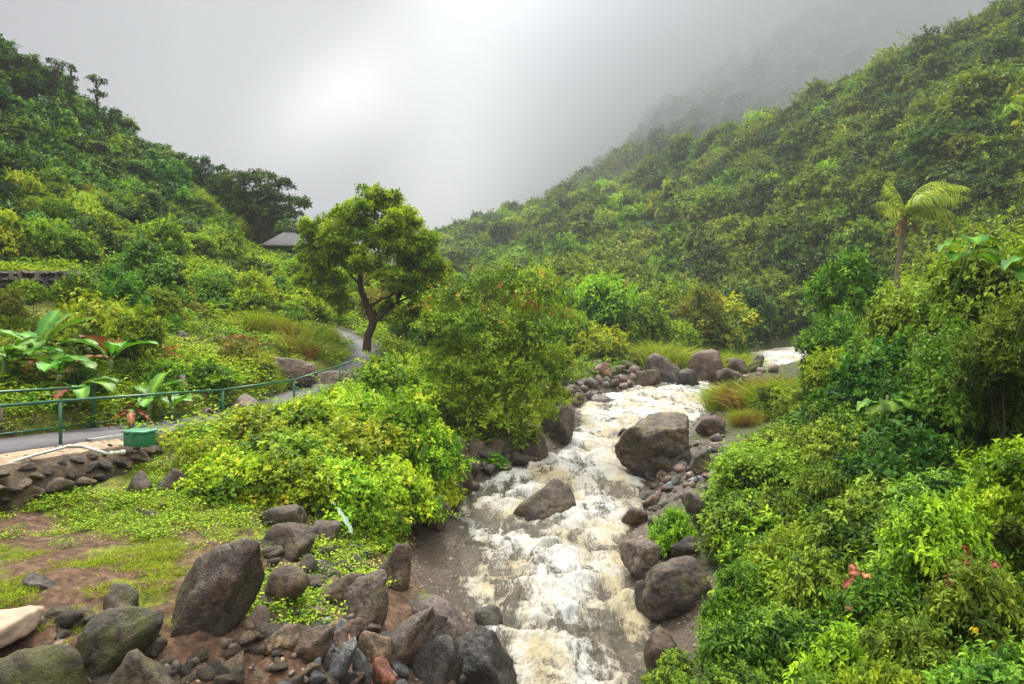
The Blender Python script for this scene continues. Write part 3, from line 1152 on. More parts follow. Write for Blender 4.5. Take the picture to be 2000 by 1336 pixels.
B(560, 1085, 120, 50, 'pair-shaped brown rock uphill of the largest leaning boulder', (.09, .068, .052, 1), seed=18, lean=.3)
B(625, 1065, 76, 42, 'brown rock under the drooping pale leaf', (.10, .08, .065, 1), seed=19)
B(545, 1180, 110, 70, 'low flat brown rock beside the bright green herb patch', C_WARM, seed=20)
B(655, 1180, 110, 50, 'tilted reddish brown rock on the bare soil above the stones', C_WARM, seed=21, lean=.5)
B(700, 1225, 115, 100, 'smooth brown rock with a paler worn top above the gravel bar', (.14, .11, .09, 1), seed=22, lean=.4, cuts=9, round_=.45, sub=5)
B(775, 1150, 85, 88, 'upright brown rock at the upper corner of the gravel bar', (.12, .09, .065, 1), seed=23, lean=.1)
B(785, 1300, 105, 140, 'long narrow rock with a reddish end pointing up the gravel bar', (.115, .088, .07, 1), seed=24, lean=.75, cuts=9, round_=.3, sub=5, wet=True)
B(870, 1260, 130, 90, 'pinkish grey flat-topped rock at the waters edge', (.18, .15, .145, 1), seed=25, lean=-.4, cuts=10)
B(855, 1360, 140, 120, 'dark wet rock between the long narrow rock and the stream', C_DARK, seed=26, wet=True, lean=.3, sub=5)
B(945, 1370, 150, 140, 'large dark wet rock dipping into the white water', (.055, .05, .044, 1), seed=27, wet=True, cuts=10, lean=-.1, sub=5)
B(945, 1230, 75, 60, 'greenish wet rock low in the water beside the gravel bar', (.07, .065, .045, 1), seed=28, wet=True)
B(730, 1300, 70, 75, 'tan angular stone among grey stones', C_TAN, seed=29)
B(748, 1345, 55, 60, 'small pink square stone', C_RED, seed=30)
B(700, 1330, 55, 65, 'blue-grey speckled stone beside the pink square stone', C_BLUE, seed=31, wet=True)
B(655, 1345, 55, 80, 'upright slaty grey stone in the row of stones', C_BLUE, seed=32, wet=True, lean=.4)
B(665, 1265, 80, 50, 'flat reddish stone lying on the brown soil', C_PINK, seed=33, lean=.4)
B(600, 1300, 90, 60, 'broad flat brown stone half sunk in red soil', C_WARM, seed=34, lean=.4)
B(540, 1270, 85, 45, 'thin tan stone half sunk in red soil', C_TAN, seed=35, lean=.3)
B(880, 960, 85, 110, 'dark overhanging rock under the shrubs at the gravel bar', (.075, .055, .04, 1), seed=36)
B(845, 1030, 90, 60, 'brown rock at the back of the gravel bar under leaves', (.10, .07, .05, 1), seed=37)
# --- in and beside the stream
B(1058, 1060, 150, 122, 'round brown rock standing alone in the white water', (.07, .052, .034, 1), seed=44, cuts=6, round_=.35, sub=5, sink=.3, depth=1.0)
B(1172, 1245, 125, 60, 'dark rock awash under thin foam in the middle of the stream', (.06, .052, .042, 1), seed=41, wet=True, sink=.35, lean=-.2)
B(1117, 1160, 42, 22, 'small dark rock tip poking out of the foam', C_DARK, seed=42, wet=True, sink=.4)
B(1185, 985, 110, 34, 'low dark hump of rock with water curling over it', C_DARK, seed=43, wet=True, sink=.4)
B(1292, 928, 168, 138, 'largest grey-brown boulder in the stream with a sharp tip', (.125, .10, .075, 1), seed=61, cuts=2, round_=.1, sub=5, depth=.85, sink=.15, rough=.07,
  planes=((.05, -.25, 1, .55), (-.8, -.6, -.25, .6), (.25, -1, -.05, .58), (1, -.2, .1, .66), (-.55, .1, .75, .66), (0, 1, .2, .7), (-.2, -.9, .5, .72)))
B(1218, 852, 30, 16, 'thin dark ledge projecting from the sharp end of the largest boulder', C_DARK, seed=45, d=27.3, sub=3, sink=.35)
B(1092, 865, 78, 72, 'grey-brown boulder at the waterside under the red-tipped shrub', (.12, .095, .07, 1), seed=46, lean=.3, sub=5, sink=.35)
B(1048, 915, 72, 68, 'dark boulder with a pale worn face in front of the shrub', (.09, .07, .055, 1), seed=47, sub=5, sink=.35)
B(1180, 806, 80, 34, 'low rounded grey rock parting the current', C_GREY, seed=48, cuts=8, round_=.5, wet=True, sink=.35)
B(1120, 868, 46, 12, 'dark sliver of rock breaking the current', C_DARK, seed=49, wet=True, sub=3, sink=.35)
B(1310, 742, 74, 52, 'light grey rock leaning at the rivers bend', (.16, .135, .13, 1), seed=50, lean=-.4, sink=.8, d=51)
B(1268, 748, 52, 36, 'brown rock at the head of the rapid beside the leaning grey rock', C_WARM, seed=150, sink=.8, d=50)
B(1345, 750, 50, 30, 'low dark rock splitting the rapid below the tall grass', C_DARK, seed=151, sink=.8, d=49)
B(1425, 745, 56, 34, 'brown rock between the rapid and the orange grass', C_BROWN, seed=152, sink=.8, d=49)
B(1480, 715, 40, 24, 'small grey rock at the outflow of the upper rapid', C_GREY, seed=153, sink=.8, d=56)
B(1388, 732, 78, 50, 'broad pinkish rock below the tall yellow grass', C_PINK, seed=51, sink=.8, d=52)
B(1440, 722, 44, 30, 'brown rock at the end of the row beside the upper rapid', C_BROWN, seed=52, sink=.8, d=54)
B(1240, 715, 34, 34, 'small upright grey rock at the foot of the green bushes', C_GREY, seed=53, sink=.35)
B(1180, 745, 50, 36, 'orange-brown stone on the rocky bank', (.20, .105, .06, 1), seed=54, sink=.35)
B(1265, 1120, 100, 88, 'flat slab-like grey rock at the waters edge under the shrubs', (.17, .14, .12, 1), seed=55, lean=-.2, cuts=10, sub=5, planes=((0, -.2, 1, .5),), sink=.35)
B(1325, 1200, 135, 110, 'smooth brown boulder half covered by low shrubs at the waters edge', (.105, .085, .07, 1), seed=56, cuts=8, round_=.45, sub=5, sink=.35)
B(1262, 1210, 62, 75, 'dark wet rock wedged between the slab and the smooth boulder', C_DARK, seed=57, wet=True, sink=.35)
B(1375, 1035, 95, 88, 'long pinkish grey slab leaning down towards the stream', (.19, .15, .14, 1), seed=58, lean=-.65, cuts=9, sub=5, sink=.35)
B(1345, 1090, 60, 40, 'pale grey stone below the long leaning slab', C_GREY, seed=59, sink=.35)
B(1240, 1030, 60, 40, 'brownish rock level with the water opposite the round rock', C_WARM, seed=60, wet=True, sink=.35)
B(1300, 1335, 75, 110, 'brown rock face under the shrubs beside the last of the foam', C_WARM, seed=62, lean=-.1, sink=.35)
B(1395, 850, 60, 40, 'pinkish rock behind the largest boulder', C_PINK, seed=63, sink=.35)
B(1340, 910, 34, 44, 'pale blue-grey stone resting on the side of the largest boulder', C_BLUE, seed=64, d=26.6, sub=3, sink=.35)
B(1375, 925, 52, 48, 'dark angular stone on the rubble beside the largest boulder', (.08, .065, .055, 1), seed=65, sink=.35)
# --- along the path
B(350, 668, 46, 26, 'dark flat-topped rock on the garden slope beside the white pipe end', (.10, .085, .085, 1), seed=70)
B(430, 668, 40, 16, 'small dark rock above the red-leaved plants', (.09, .07, .06, 1), seed=71)
B(468, 808, 95, 36, 'low brown rock beside the path behind the green rail', (.15, .11, .095, 1), seed=72)
B(400, 815, 50, 18, 'low rounded stone at the path edge beneath the rail', (.14, .11, .09, 1), seed=73)
B(560, 742, 125, 44, 'long curved brown rock outcrop at the bend of the path', (.155, .115, .10, 1), seed=74, cuts=8, round_=.5, sub=5, depth=.5)
B(640, 752, 120, 48, 'flat-topped brown rock slab beside the path, next to the curved outcrop', (.15, .125, .115, 1), seed=75, cuts=9, sub=5, planes=((0, 0, 1, .45),), depth=.6)
B(98, 985, 92, 92, 'big dark rounded boulder set in the foot of the mortared wall', (.085, .07, .062, 1), seed=76, d=15.6, cuts=8, round_=.5)
B(20, 990, 95, 60, 'wide brown stone at the foot of the mortared wall', (.13, .10, .075, 1), seed=77, d=14.6)
B(150, 1005, 80, 40, 'flat mossy stone lying at the wall foot by the grass', (.13, .105, .07, 1), seed=78, d=15.4)
B(330, 960, 80, 50, 'dark stone half hidden under the yellow-green shrub by the wall', C_BROWN, seed=79)
B(265, 965, 60, 40, 'rough brown stone in the grass below the green box', C_BROWN, seed=80)
B(55, 1160, 80, 30, 'flat grey stone sunk in the grassy shelf', C_GREY, seed=81)

# tan slab at the rim of the shelf
V, F = rock_arrays(90, 4, (1, 1, 1), cuts=8, planes=((0, 0, 1, .3), (0, 0, -1, .3), (1, -.2, 0, .7)))
V = V * np.array([.62, .55, .45])
sl = link('rock_slab', mesh_np('rock_slab', V, F, [M_TANSLAB], smooth=True), None, tuple(W(8, 1222, 9.3)), (R(4), R(-4), R(20)), label='pale tan flat slab at the outer edge of the grassy shelf', cat='rock slab')


def rock_field(poly, n, size, colors, label, group, name='stone', cat='stone', wet=False, seed=1, sink=.3, flat=(.6, 1.0), zoff=0):
    """loose stones inside an area outlined by pixels of the photograph"""
    g = np.random.default_rng(seed)
    poly = np.array(poly, float)
    lo, hi = poly.min(0), poly.max(0)
    pts = []
    while len(pts) < n:
        q = g.uniform(lo, hi)
        c = False
        j = len(poly) - 1
        for i in range(len(poly)):
            if (poly[i, 1] > q[1]) != (poly[j, 1] > q[1]) and q[0] < (poly[j, 0] - poly[i, 0]) * (q[1] - poly[i, 1]) / (poly[j, 1] - poly[i, 1]) + poly[i, 0]:
                c = not c
            j = i
        if c:
            pts.append(q)
    pts = np.array(pts)
    X, Y, Z = hits(pts[:, 0], pts[:, 1])
    src = ROCKS_WET if wet else ROCKS
    for k in range(n):
        u = g.random() ** 2
        s = (size[0] + (size[1] - size[0]) * u) * Y[k] / FPX / 2
        LOOSE.append((s * FPX / Y[k], X[k], Y[k], Z[k] + s * (.5 - sink) + zoff, s, g.uniform(*flat), colors[g.integers(len(colors))], u, label, group, src[g.integers(len(src))], g.normal(0, .35), g.normal(0, .35), g.uniform(0, 6.28), g.uniform(.75, 1.25), g.uniform(.7, 1.1)))


LOOSE = []


def finish_stones():
    LOOSE.sort(key=lambda t: -t[0])
    for (pxs, x, y, z, s, f, c, u, label, group, me, ax, ay, az, v, sy) in LOOSE[:285]:
        o = link('stone', me, None, (x, y, z), (ax, ay, az), (s, s * sy, s * f), label=('large ' if u > .45 else 'small ') + CNAME[c] + ' ' + label, cat='stone', group=group)
        o.color = (c[0] * v, c[1] * v, c[2] * v, 1)
    base = [rock_arrays(900 + k, 2, (1, .85, .65), cuts=12) for k in range(5)]
    Vs, Fs, Cs, o_ = [], [], [], 0
    for i, (pxs, x, y, z, s, f, c, u, label, group, me, ax, ay, az, v, sy) in enumerate(LOOSE[285:]):
        V, F = base[i % 5]
        Q = (V * np.array([s, s * sy, s * f / .65])) @ np.array(Euler((ax, ay, az)).to_matrix()).T + np.array([x, y, z])
        Vs.append(Q)
        Fs.append(F + o_)
        o_ += len(V)
        Cs.append(np.tile(np.array(c[:3]) * v, (len(V), 1)))
    bb = NB('rubble')
    geo = bb.n('ShaderNodeNewGeometry').outputs['Position']
    n1 = bb.noise(geo, 14, 5, .65).outputs['Fac']
    col = bb.mix(1.0, bb.attr('tone', 'Vector'), bb.ramp(n1, [(.35, (.4, .38, .36)), (.65, (1.6, 1.55, 1.5))]), 'MULTIPLY')
    m_ = bb.done(bb.principled(col, .6, bb.bump(n1, .8, .02), spec=.35))
    me = mesh_np('rubble', np.concatenate(Vs), np.concatenate(Fs), [m_], dict(tone=np.concatenate(Cs)), smooth=True)
    link('rubble', me, kind='stuff', label='small stones and rubble between the larger rocks of the banks')


rock_field([(1090, 770), (1130, 690), (1230, 690), (1360, 720), (1370, 740), (1270, 745), (1200, 765), (1130, 800)], 120, (14, 56), [C_BROWN, C_GREY, C_DARK, C_PINK, C_WARM],
           'loose stone of the rocky bank above the rapid', 'stones of the rocky bank above the rapid', seed=201)
rock_field([(1270, 900), (1300, 870), (1420, 850), (1440, 950), (1420, 1010), (1330, 985), (1270, 950)], 110, (12, 46), [C_GREY, C_DARK, C_BLUE, C_WARM, C_PINK],
           'rounded stone of the rubble beside the largest boulder', 'rubble stones beside the largest boulder', seed=202)
rock_field([(560, 1336), (600, 1240), (700, 1200), (800, 1230), (900, 1290), (990, 1330), (990, 1400), (560, 1400)], 120, (18, 84), [C_GREY, C_DARK, C_BLUE, C_BROWN, C_PINK],
           'wet stone in the jumble where the bank meets the water', 'jumbled stones at the foot of the near bank', wet=True, seed=203)
rock_field([(480, 1210), (520, 1120), (760, 1090), (720, 1250), (620, 1330), (300, 1350), (330, 1290), (430, 1270)], 190, (10, 84), [C_BROWN, C_WARM, C_DARK, C_TAN],
           'stone half sunk in the bare soil of the bank', 'stones half sunk in the bare soil', seed=204, sink=.55)
rock_field([(840, 960), (900, 870), (1080, 890), (1010, 925), (940, 935), (900, 990), (860, 1040)], 60, (20, 80), [C_BROWN, C_DARK, C_WARM],
           'stone under the shrubs along the gravel bar', 'stones under the shrubs along the gravel bar', seed=205)
rock_field([(1215, 960), (1270, 950), (1340, 1000), (1350, 1080), (1300, 1080), (1280, 1180), (1230, 1080), (1290, 1010)], 60, (14, 60), [C_GREY, C_BROWN, C_DARK, C_PINK],
           'stone along the waters edge below the slab', 'stones along the edge below the slab', seed=206)
rock_field([(60, 1200), (250, 1190), (330, 1290), (340, 1350), (0, 1350)], 80, (16, 90), [C_BROWN, C_DARK, C_WARM],
           'stone packed in the face of the grassy shelf', 'stones in the face of the grassy shelf', seed=207, sink=.5)
rock_field([(520, 1020), (640, 1000), (740, 1050), (700, 1130), (520, 1130)], 70, (12, 70), [C_BROWN, C_DARK],
           'stone on the slope below the yellow-green shrub', 'stones below the yellow-green shrub', seed=208, sink=.5)
rock_field([(1400, 720), (1480, 700), (1520, 730), (1440, 760)], 14, (18, 40), [C_BROWN, C_GREY, C_PINK],
           'stone beside the upper rapid', 'stones beside the upper rapid', seed=209)
rock_field([(240, 985), (420, 960), (430, 1000), (250, 1010)], 9, (24, 50), [C_BROWN, C_WARM],
           'stone in the weeds along the foot of the wall', 'stones in the weeds along the wall foot', seed=210, sink=.5)


finish_stones()


def pebbles():
    """gravel of the bars: too many to count"""
    g = np.random.default_rng(31)
    V0, F0 = _ICO[2]
    n = 14000
    x = g.uniform(-5, 12, 60000)
    y = g.uniform(10, 48, 60000)
    sd = np.maximum(edge_l(y) - x, x - edge_r(y))
    m = (sd > -.1) & (sd < 1.9) & (g.random(len(x)) < np.clip(1.2 - sd * .45, .1, 1))
    x, y = x[m][:n], y[m][:n]
    z = terrain(x, y)
    s = g.uniform(.012, .04, len(x)) * (1 + 1.5 * (g.random(len(x)) < .1))
    B4 = np.array([(0, 0, .7), (1, 0, 0), (.25, .9, .1), (-.85, .5, 0), (-.8, -.6, .05), (.3, -.95, 0)])
    F4 = np.array([(0, 1, 2), (0, 2, 3), (0, 3, 4), (0, 4, 5), (0, 5, 1)])
    th = g.uniform(0, 6.28, len(x))
    c, sn = np.cos(th), np.sin(th)
    P = B4[None] * s[:, None, None]
    Q = P.copy()
    Q[..., 0] = P[..., 0] * c[:, None] - P[..., 1] * sn[:, None]
    Q[..., 1] = P[..., 0] * sn[:, None] + P[..., 1] * c[:, None]
    Q += np.stack([x, y, z], -1)[:, None]
    F = (F4[None] + (np.arange(len(x)) * 6)[:, None, None]).reshape(-1, 3)
    b = NB('pebble')
    t = b.attr('tone')
    col = b.ramp(t, [(0, (.02, .014, .010)), (.5, (.062, .044, .030)), (.85, (.12, .09, .066)), (1, (.2, .17, .14))])
    m_ = b.done(b.principled(col, .6, spec=.2))
    me = mesh_np('gravel', Q.reshape(-1, 3), F, [m_], dict(tone=np.repeat(g.random(len(x)) ** 1.5, 6)), smooth=True)
    link('gravel', me, kind='stuff', label='small wet gravel along both edges of the stream')


pebbles()


# ------------------------------------------------------------------ plant pools
def shrub_lobes(R, H, n, lr, squash=.75, core=True):
    def f(g):
        out = []
        for c, r in lobe_cloud(g, n, (R - lr * .6, R - lr * .6, (H - lr * .5) * .95), lr, zmin=-.05, squash=squash, inner=.6):
            c = c.copy()
            c[2] = abs(c[2]) * .98 + lr * .2
            out.append((c, r))
        if core:
            out.append((np.array([0, 0, H * .45]), (R * .62, R * .62, H * .42)))
            out.append((np.array([0, 0, H * .2]), (R * .7, R * .7, H * .28)))
        return out
    return f


def stems_mesh(name, seed, R, H, n=5, r=.03, mat=None):
    g = np.random.default_rng(seed)
    parts = []
    for k in range(n):
        a = g.uniform(0, 6.28)
        e = (math.cos(a) * R * .55, math.sin(a) * R * .55, H * g.uniform(.6, .85))
        parts.append(tube(wiggle((math.cos(a) * .05, math.sin(a) * .05, -.3), e, 6, g, .15), np.linspace(r, r * .3, 6), 5))
    V, F = join(parts)
    return mesh_np(name, V, F, [mat or M_BARK], smooth=True)


class Pool:
    def __init__(s, name, mat, R, H, L, nl, lr, cover=1.5, nv=3, tmpl=T_KITE, wr=.5, seed=0, stem=True, squash=.75, **kw):
        kw.setdefault('shoots', 60)
        s.R, s.H, s.name = R, H, name
        dens = cover / (L * L * wr * .55)
        s.me = [crown_mesh(name + '_foliage', seed + k, shrub_lobes(R, H, nl + 2 * k, lr * (1 + .12 * k), squash), mat, dens=dens, L=L, tmpl=tmpl, wr=wr, **kw) for k in range(nv)]
        s.st = [stems_mesh(name + '_stems', seed + 50 + k, R, H, r=R * .02) for k in range(nv)] if stem else None
        s.i = 0
        s.first = {}
        print('pool', name, [len(m.polygons) for m in s.me])

    def place(s, x, y, z, r, h, label, cat='shrub', name='shrub', group=None, rot=None, g=random, lean=0):
        k = s.i % len(s.me)
        s.i += 1
        k1, k3 = r / s.R, h / s.H
        kz = min(k3, k1 * 1.3)          # never stretch the leaves: a tall plant carries its crown higher
        if k1 > k3 * 1.9:
            k1 = k3 * 1.9
        root = empty(name, (x, y, z), (g.gauss(0, .07), lean + g.gauss(0, .07), rot if rot is not None else g.uniform(0, 6.28)), 1.0, label=label, cat=cat, group=group)
        f = link('foliage' if 'tree' not in name else 'crown', s.me[k], root, (0, 0, h - kz * s.H), None, (k1 * g.uniform(.85, 1.15), k1 * g.uniform(.85, 1.15), kz))
        s.first.setdefault(k, f)
        if s.st:
            link('stem' if 'tree' not in name else 'trunk', s.st[k], root, None, None, (k1, k1, k3))
        return root


def put(pool, px, top, d, wpx, label, name='shrub', cat='shrub', sink=.15, hmin=.5, **kw):
    """a plant whose top shows at (px, top) and whose foliage is wpx wide, d metres out"""
    p = W(px, top, d)
    g0 = tz(p[0], d)
    h = max(hmin, p[2] - g0 + sink)
    return pool.place(p[0], d, g0 - sink, wpx * d / FPX / 2, h, label, cat, name, **kw)


# leaf sizes are those seen in the photograph at each distance
PN = Pool('near_bush', 'mid', 1.2, 1.7, .14, 22, .36, cover=.9, nv=3, tmpl=T_LEAF, wr=.46, seed=300, tint=(.1, .95), jit=.3)
PN2 = Pool('near_fresh', 'fresh', 1.1, 1.4, .15, 18, .34, cover=.8, nv=2, tmpl=T_LEAF, wr=.42, seed=320, tint=(.1, .9), jit=.3)
PL = Pool('lime_bush', 'lime', 1.8, 1.8, .17, 24, .48, cover=1.25, nv=3, wr=.6, seed=330, tint=(.05, .8), jit=.28)
PT = Pool('tall_bush', 'mid', 2.4, 3.6, .18, 30, .62, cover=1.35, nv=3, wr=.5, seed=340, tint=(.1, .95), jit=.3)
PJ = Pool('jungle_bush', 'jungle', 2.4, 3.2, .22, 24, .62, cover=1.35, nv=2, wr=.6, seed=350, tint=(.1, .9), jit=.3)
PF = Pool('fresh_bush', 'fresh', 2.0, 2.6, .20, 22, .55, cover=1.3, nv=3, wr=.5, seed=360, tint=(.1, .9), jit=.3)
PO = Pool('olive_bush', 'olive', 2.0, 2.6, .20, 22, .5, cover=1.15, nv=2, wr=.45, seed=370, tint=(.1, .95), jit=.35)
PH = Pool('hill_tree', 'hill', 3.0, 4.6, .40, 24, .85, cover=1.45, nv=4, wr=.6, seed=400, tint=(.05, .95), jit=.25, squash=.7) if False else None


def hill_pool(name, mat, seed, nv, R=3.0, H=4.4, L=.42, lr=1.05, nl=17, cover=1.5, wr=.62, **kw):
    return Pool(name, mat, R, H, L, nl, lr, cover=cover, nv=nv, wr=wr, seed=seed, tint=(.05, .95), jit=.3, **kw)


PHA = hill_pool('hill_tree', 'hill', 410, 4)
PHB = hill_pool('hill_tree_dark', 'hilldark', 420, 3)
PHF = hill_pool('hill_tree_fresh', 'fresh', 430, 2, L=.36)
PHC = hill_pool('hill_tree_flat', 'hill', 470, 2, R=3.2, H=4.0, lr=1.3, nl=12, L=.36, cover=1.1, squash=.3)
PHL = hill_pool('hill_tree_lime', 'lime', 480, 2, R=2.6, H=4.2, lr=.7, nl=14, L=.34, cover=1.0)
PHJ = hill_pool('slope_tree', 'jungle', 440, 3, R=2.6, H=3.8, L=.34, lr=.7, wr=.65)
PHK = hill_pool('slope_tree_dark', 'deep', 450, 3, R=2.6, H=4.2, L=.32, lr=.7, wr=.6)


# ------------------------------------------------------------------ scattering of masses too many to count
def scatter(name, label, P, rotz, scl, idx, sources, tilt=None, kind='stuff'):
    n = len(P)
    me = bpy.data.meshes.new(name)
    me.vertices.add(n)
    me.vertices.foreach_set('co', np.ascontiguousarray(P, np.float32).ravel())
    a = me.attributes.new('turn', 'FLOAT_VECTOR', 'POINT')
    rv = np.zeros((n, 3), np.float32)
    if tilt is not None:
        rv[:, :2] = tilt
    rv[:, 2] = rotz
    a.data.foreach_set('vector', rv.ravel())
    a = me.attributes.new('size', 'FLOAT_VECTOR', 'POINT')
    scl = np.asarray(scl, np.float32)
    if scl.ndim == 1:
        scl = np.repeat(scl[:, None], 3, 1)
    a.data.foreach_set('vector', np.ascontiguousarray(scl).ravel())
    a = me.attributes.new('which', 'INT', 'POINT')
    a.data.foreach_set('value', np.asarray(idx, np.int32))
    me.update()
    o = link(name, me, label=label, kind=kind)
    gn = bpy.data.node_groups.new(name + '_nodes', 'GeometryNodeTree')
    gn.interface.new_socket('Geometry', in_out='INPUT', socket_type='NodeSocketGeometry')
    gn.interface.new_socket('Geometry', in_out='OUTPUT', socket_type='NodeSocketGeometry')
    N, L = gn.nodes, gn.links
    gi, go = N.new('NodeGroupInput'), N.new('NodeGroupOutput')
    iop = N.new('GeometryNodeInstanceOnPoints')
    jn = N.new('GeometryNodeJoinGeometry')
    for s in reversed(sources):
        oi = N.new('GeometryNodeObjectInfo')
        oi.inputs['Object'].default_value = s
        oi.inputs['As Instance'].default_value = True
        L.new(oi.outputs['Geometry'], jn.inputs[0])
    L.new(gi.outputs[0], iop.inputs['Points'])
    L.new(jn.outputs[0], iop.inputs['Instance'])
    iop.inputs['Pick Instance'].default_value = True

    def named(nm, t):
        q = N.new('GeometryNodeInputNamedAttribute')
        q.data_type = t
        q.inputs[0].default_value = nm
        return q.outputs[0]
    L.new(named('which', 'INT'), iop.inputs['Instance Index'])
    e2r = N.new('FunctionNodeEulerToRotation')
    L.new(named('turn', 'FLOAT_VECTOR'), e2r.inputs[0])
    L.new(e2r.outputs[0], iop.inputs['Rotation'])
    L.new(named('size', 'FLOAT_VECTOR'), iop.inputs['Scale'])
    L.new(iop.outputs[0], go.inputs[0])
    md = o.modifiers.new('scatter', 'NODES')
    md.node_group = gn
    return o


def grid_pts(g, x0, x1, y0, y1, step, jit=.45):
    xs = np.arange(x0, x1, step)
    ys = np.arange(y0, y1, step)
    X, Y = np.meshgrid(xs, ys)
    X = X + (np.arange(len(ys)) % 2)[:, None] * step * .5
    X = X.ravel() + g.uniform(-jit, jit, X.size) * step
    Y = Y.ravel() + g.uniform(-jit, jit, Y.size) * step
    return X, Y


# ------------------------------------------------------------------ hillside forest on the +X side
RIGHT_LAT = ((1020, 'in line with the red-tipped shrub'), (1180, 'over the domed green trees'), (1330, 'over the tall yellow grass'), (1470, 'over the rapid'), (1620, 'between rapid and palm'), (1750, 'just before the palm'), (1860, 'behind the palm fronds'), (9999, 'past the palm'))
LEFT_LAT = ((90, 'at the edge'), (190, 'over the stone wall'), (300, 'over the dark bush'), (400, 'over the garden'), (9999, 'near the flat-topped tree'))


def lat(x, y, table):
    px = 1000 + x / y * FPX
    return [b for a, b in table if px < a][0]


def in_view(x, y, z, m=60):
    """rough test: may the photograph see this point"""
    a = x / np.maximum(y, .1)
    px = 1000 + a * FPX
    py = 668 - ((z - EYE) / np.maximum(y, .1) + math.tan(PITCH)) * FPX
    return (y > 2) & (px > -m) & (px < 2000 + m) & (py > -m) & (py < 1336 + m)


def hill_right():
    g = np.random.default_rng(55)
    X, Y = [], []
    for (y0, y1, st) in ((52, 75, 2.3), (75, 110, 2.75), (110, 160, 3.3), (160, 230, 4.2), (230, 380, 5.8)):
        x, y = grid_pts(g, -70, 160, y0, y1, st)
        X.append(x)
        Y.append(y)
    X, Y = np.concatenate(X), np.concatenate(Y)
    Z = terrain(X, Y)
    # foot line of the hill; below it the valley floor
    foot = np.interp(Y, [52, 60, 67, 80, 100, 130, 155, 205, 280, 380], [33, 36, 34, 17, 8, -4, -14, -24, -50, -70])
    m = ((X > foot) | ((Y > 62) & (X > 2) & (X < edge_l(Y) - 1.5))) & in_view(X, Y, Z + 2, 90)
    m &= ~((Y < 77) & (X > edge_l(Y) - 1.5) & (X < edge_r(Y) + 1.5))
    # not on the far side of the ridge
    gy = terrain(X * 1.03, Y * 1.03)
    m &= ((gy - EYE) / (Y * 1.03) > (Z - EYE) / Y - .035)
    X, Y, Z = X[m], Y[m], Z[m]
    order = np.argsort(Y + g.uniform(0, 6, len(Y)))
    X, Y, Z = X[order], Y[order], Z[order]
    clump = fbm(P3(X * .05, Y * .05, 3), 3)
    print('right hill', len(X))
    nind = 285
    bands = ((90, 'low on the wooded hillside'), (125, 'partway up the wooded hillside'), (900, 'high on the wooded hillside'))
    pts = []
    for k in range(len(X)):
        t = clump[k] + g.normal(0, .16)
        sz = np.interp(Y[k], [52, 80, 120, 250, 380], [2.2, 2.7, 3.1, 4.3, 5.4]) * g.uniform(.62, 1.4)
        if g.random() < .06:
            sz *= 1.35
        pool, nm = (PHB, 'dark green') if t < -.10 else ((PHA, 'olive green') if t < .24 else (PHF, 'bright green'))
        u = g.random()
        if u < .10:
            pool, nm = PHC, 'flat-crowned'
        elif u < .15:
            pool, nm = PHL, 'pale yellow-green'
        h = sz * g.uniform(1.05, 1.9)
        if k < nind:
            big = 'broad' if sz > 2.7 else 'small'
            where = [b for a, b in bands if Y[k] < a][0]
            pool.place(X[k], Y[k], Z[k] - .5, sz, h, f'{big} {nm} tree {where}, {lat(X[k], Y[k], RIGHT_LAT)}', 'tree', 'forest_tree', group='trees of the wooded hillside beyond the stream', g=random)
        else:
            pts.append((X[k], Y[k], Z[k] - .6, sz, h, t))
    P = np.array(pts)
    src = [PHA.first[k] for k in range(4)] + [PHB.first[k] for k in range(3)] + [PHF.first[k] for k in range(2)]
    idx = np.where(P[:, 5] < -.10, 4 + g.integers(0, 3, len(P)), np.where(P[:, 5] < .24, g.integers(0, 4, len(P)), 7 + g.integers(0, 2, len(P))))
    scl = np.stack([P[:, 3] / 3.0, P[:, 3] / 3.0, P[:, 4] / 4.4], 1)
    scatter('hillside_forest', 'wooded hillside beyond the stream rising into mist', P[:, :3], g.uniform(0, 6.28, len(P)), scl, idx, src)
    # the far slope standing in the mist
    x, y = grid_pts(g, 30, 330, 330, 470, 11)
    z = terrain(x, y)
    m = in_view(x, y, z, 100)
    x, y, z = x[m], y[m], z[m]
    s = g.uniform(2.0, 3.6, len(x))
    scatter('misty_forest', 'far slope forest fading into the mist', np.stack([x, y, z - 2], 1), g.uniform(0, 6.28, len(x)), np.stack([s, s, s * g.uniform(.9, 1.6, len(x))], 1), g.integers(0, 7, len(x)), src)


hill_right()


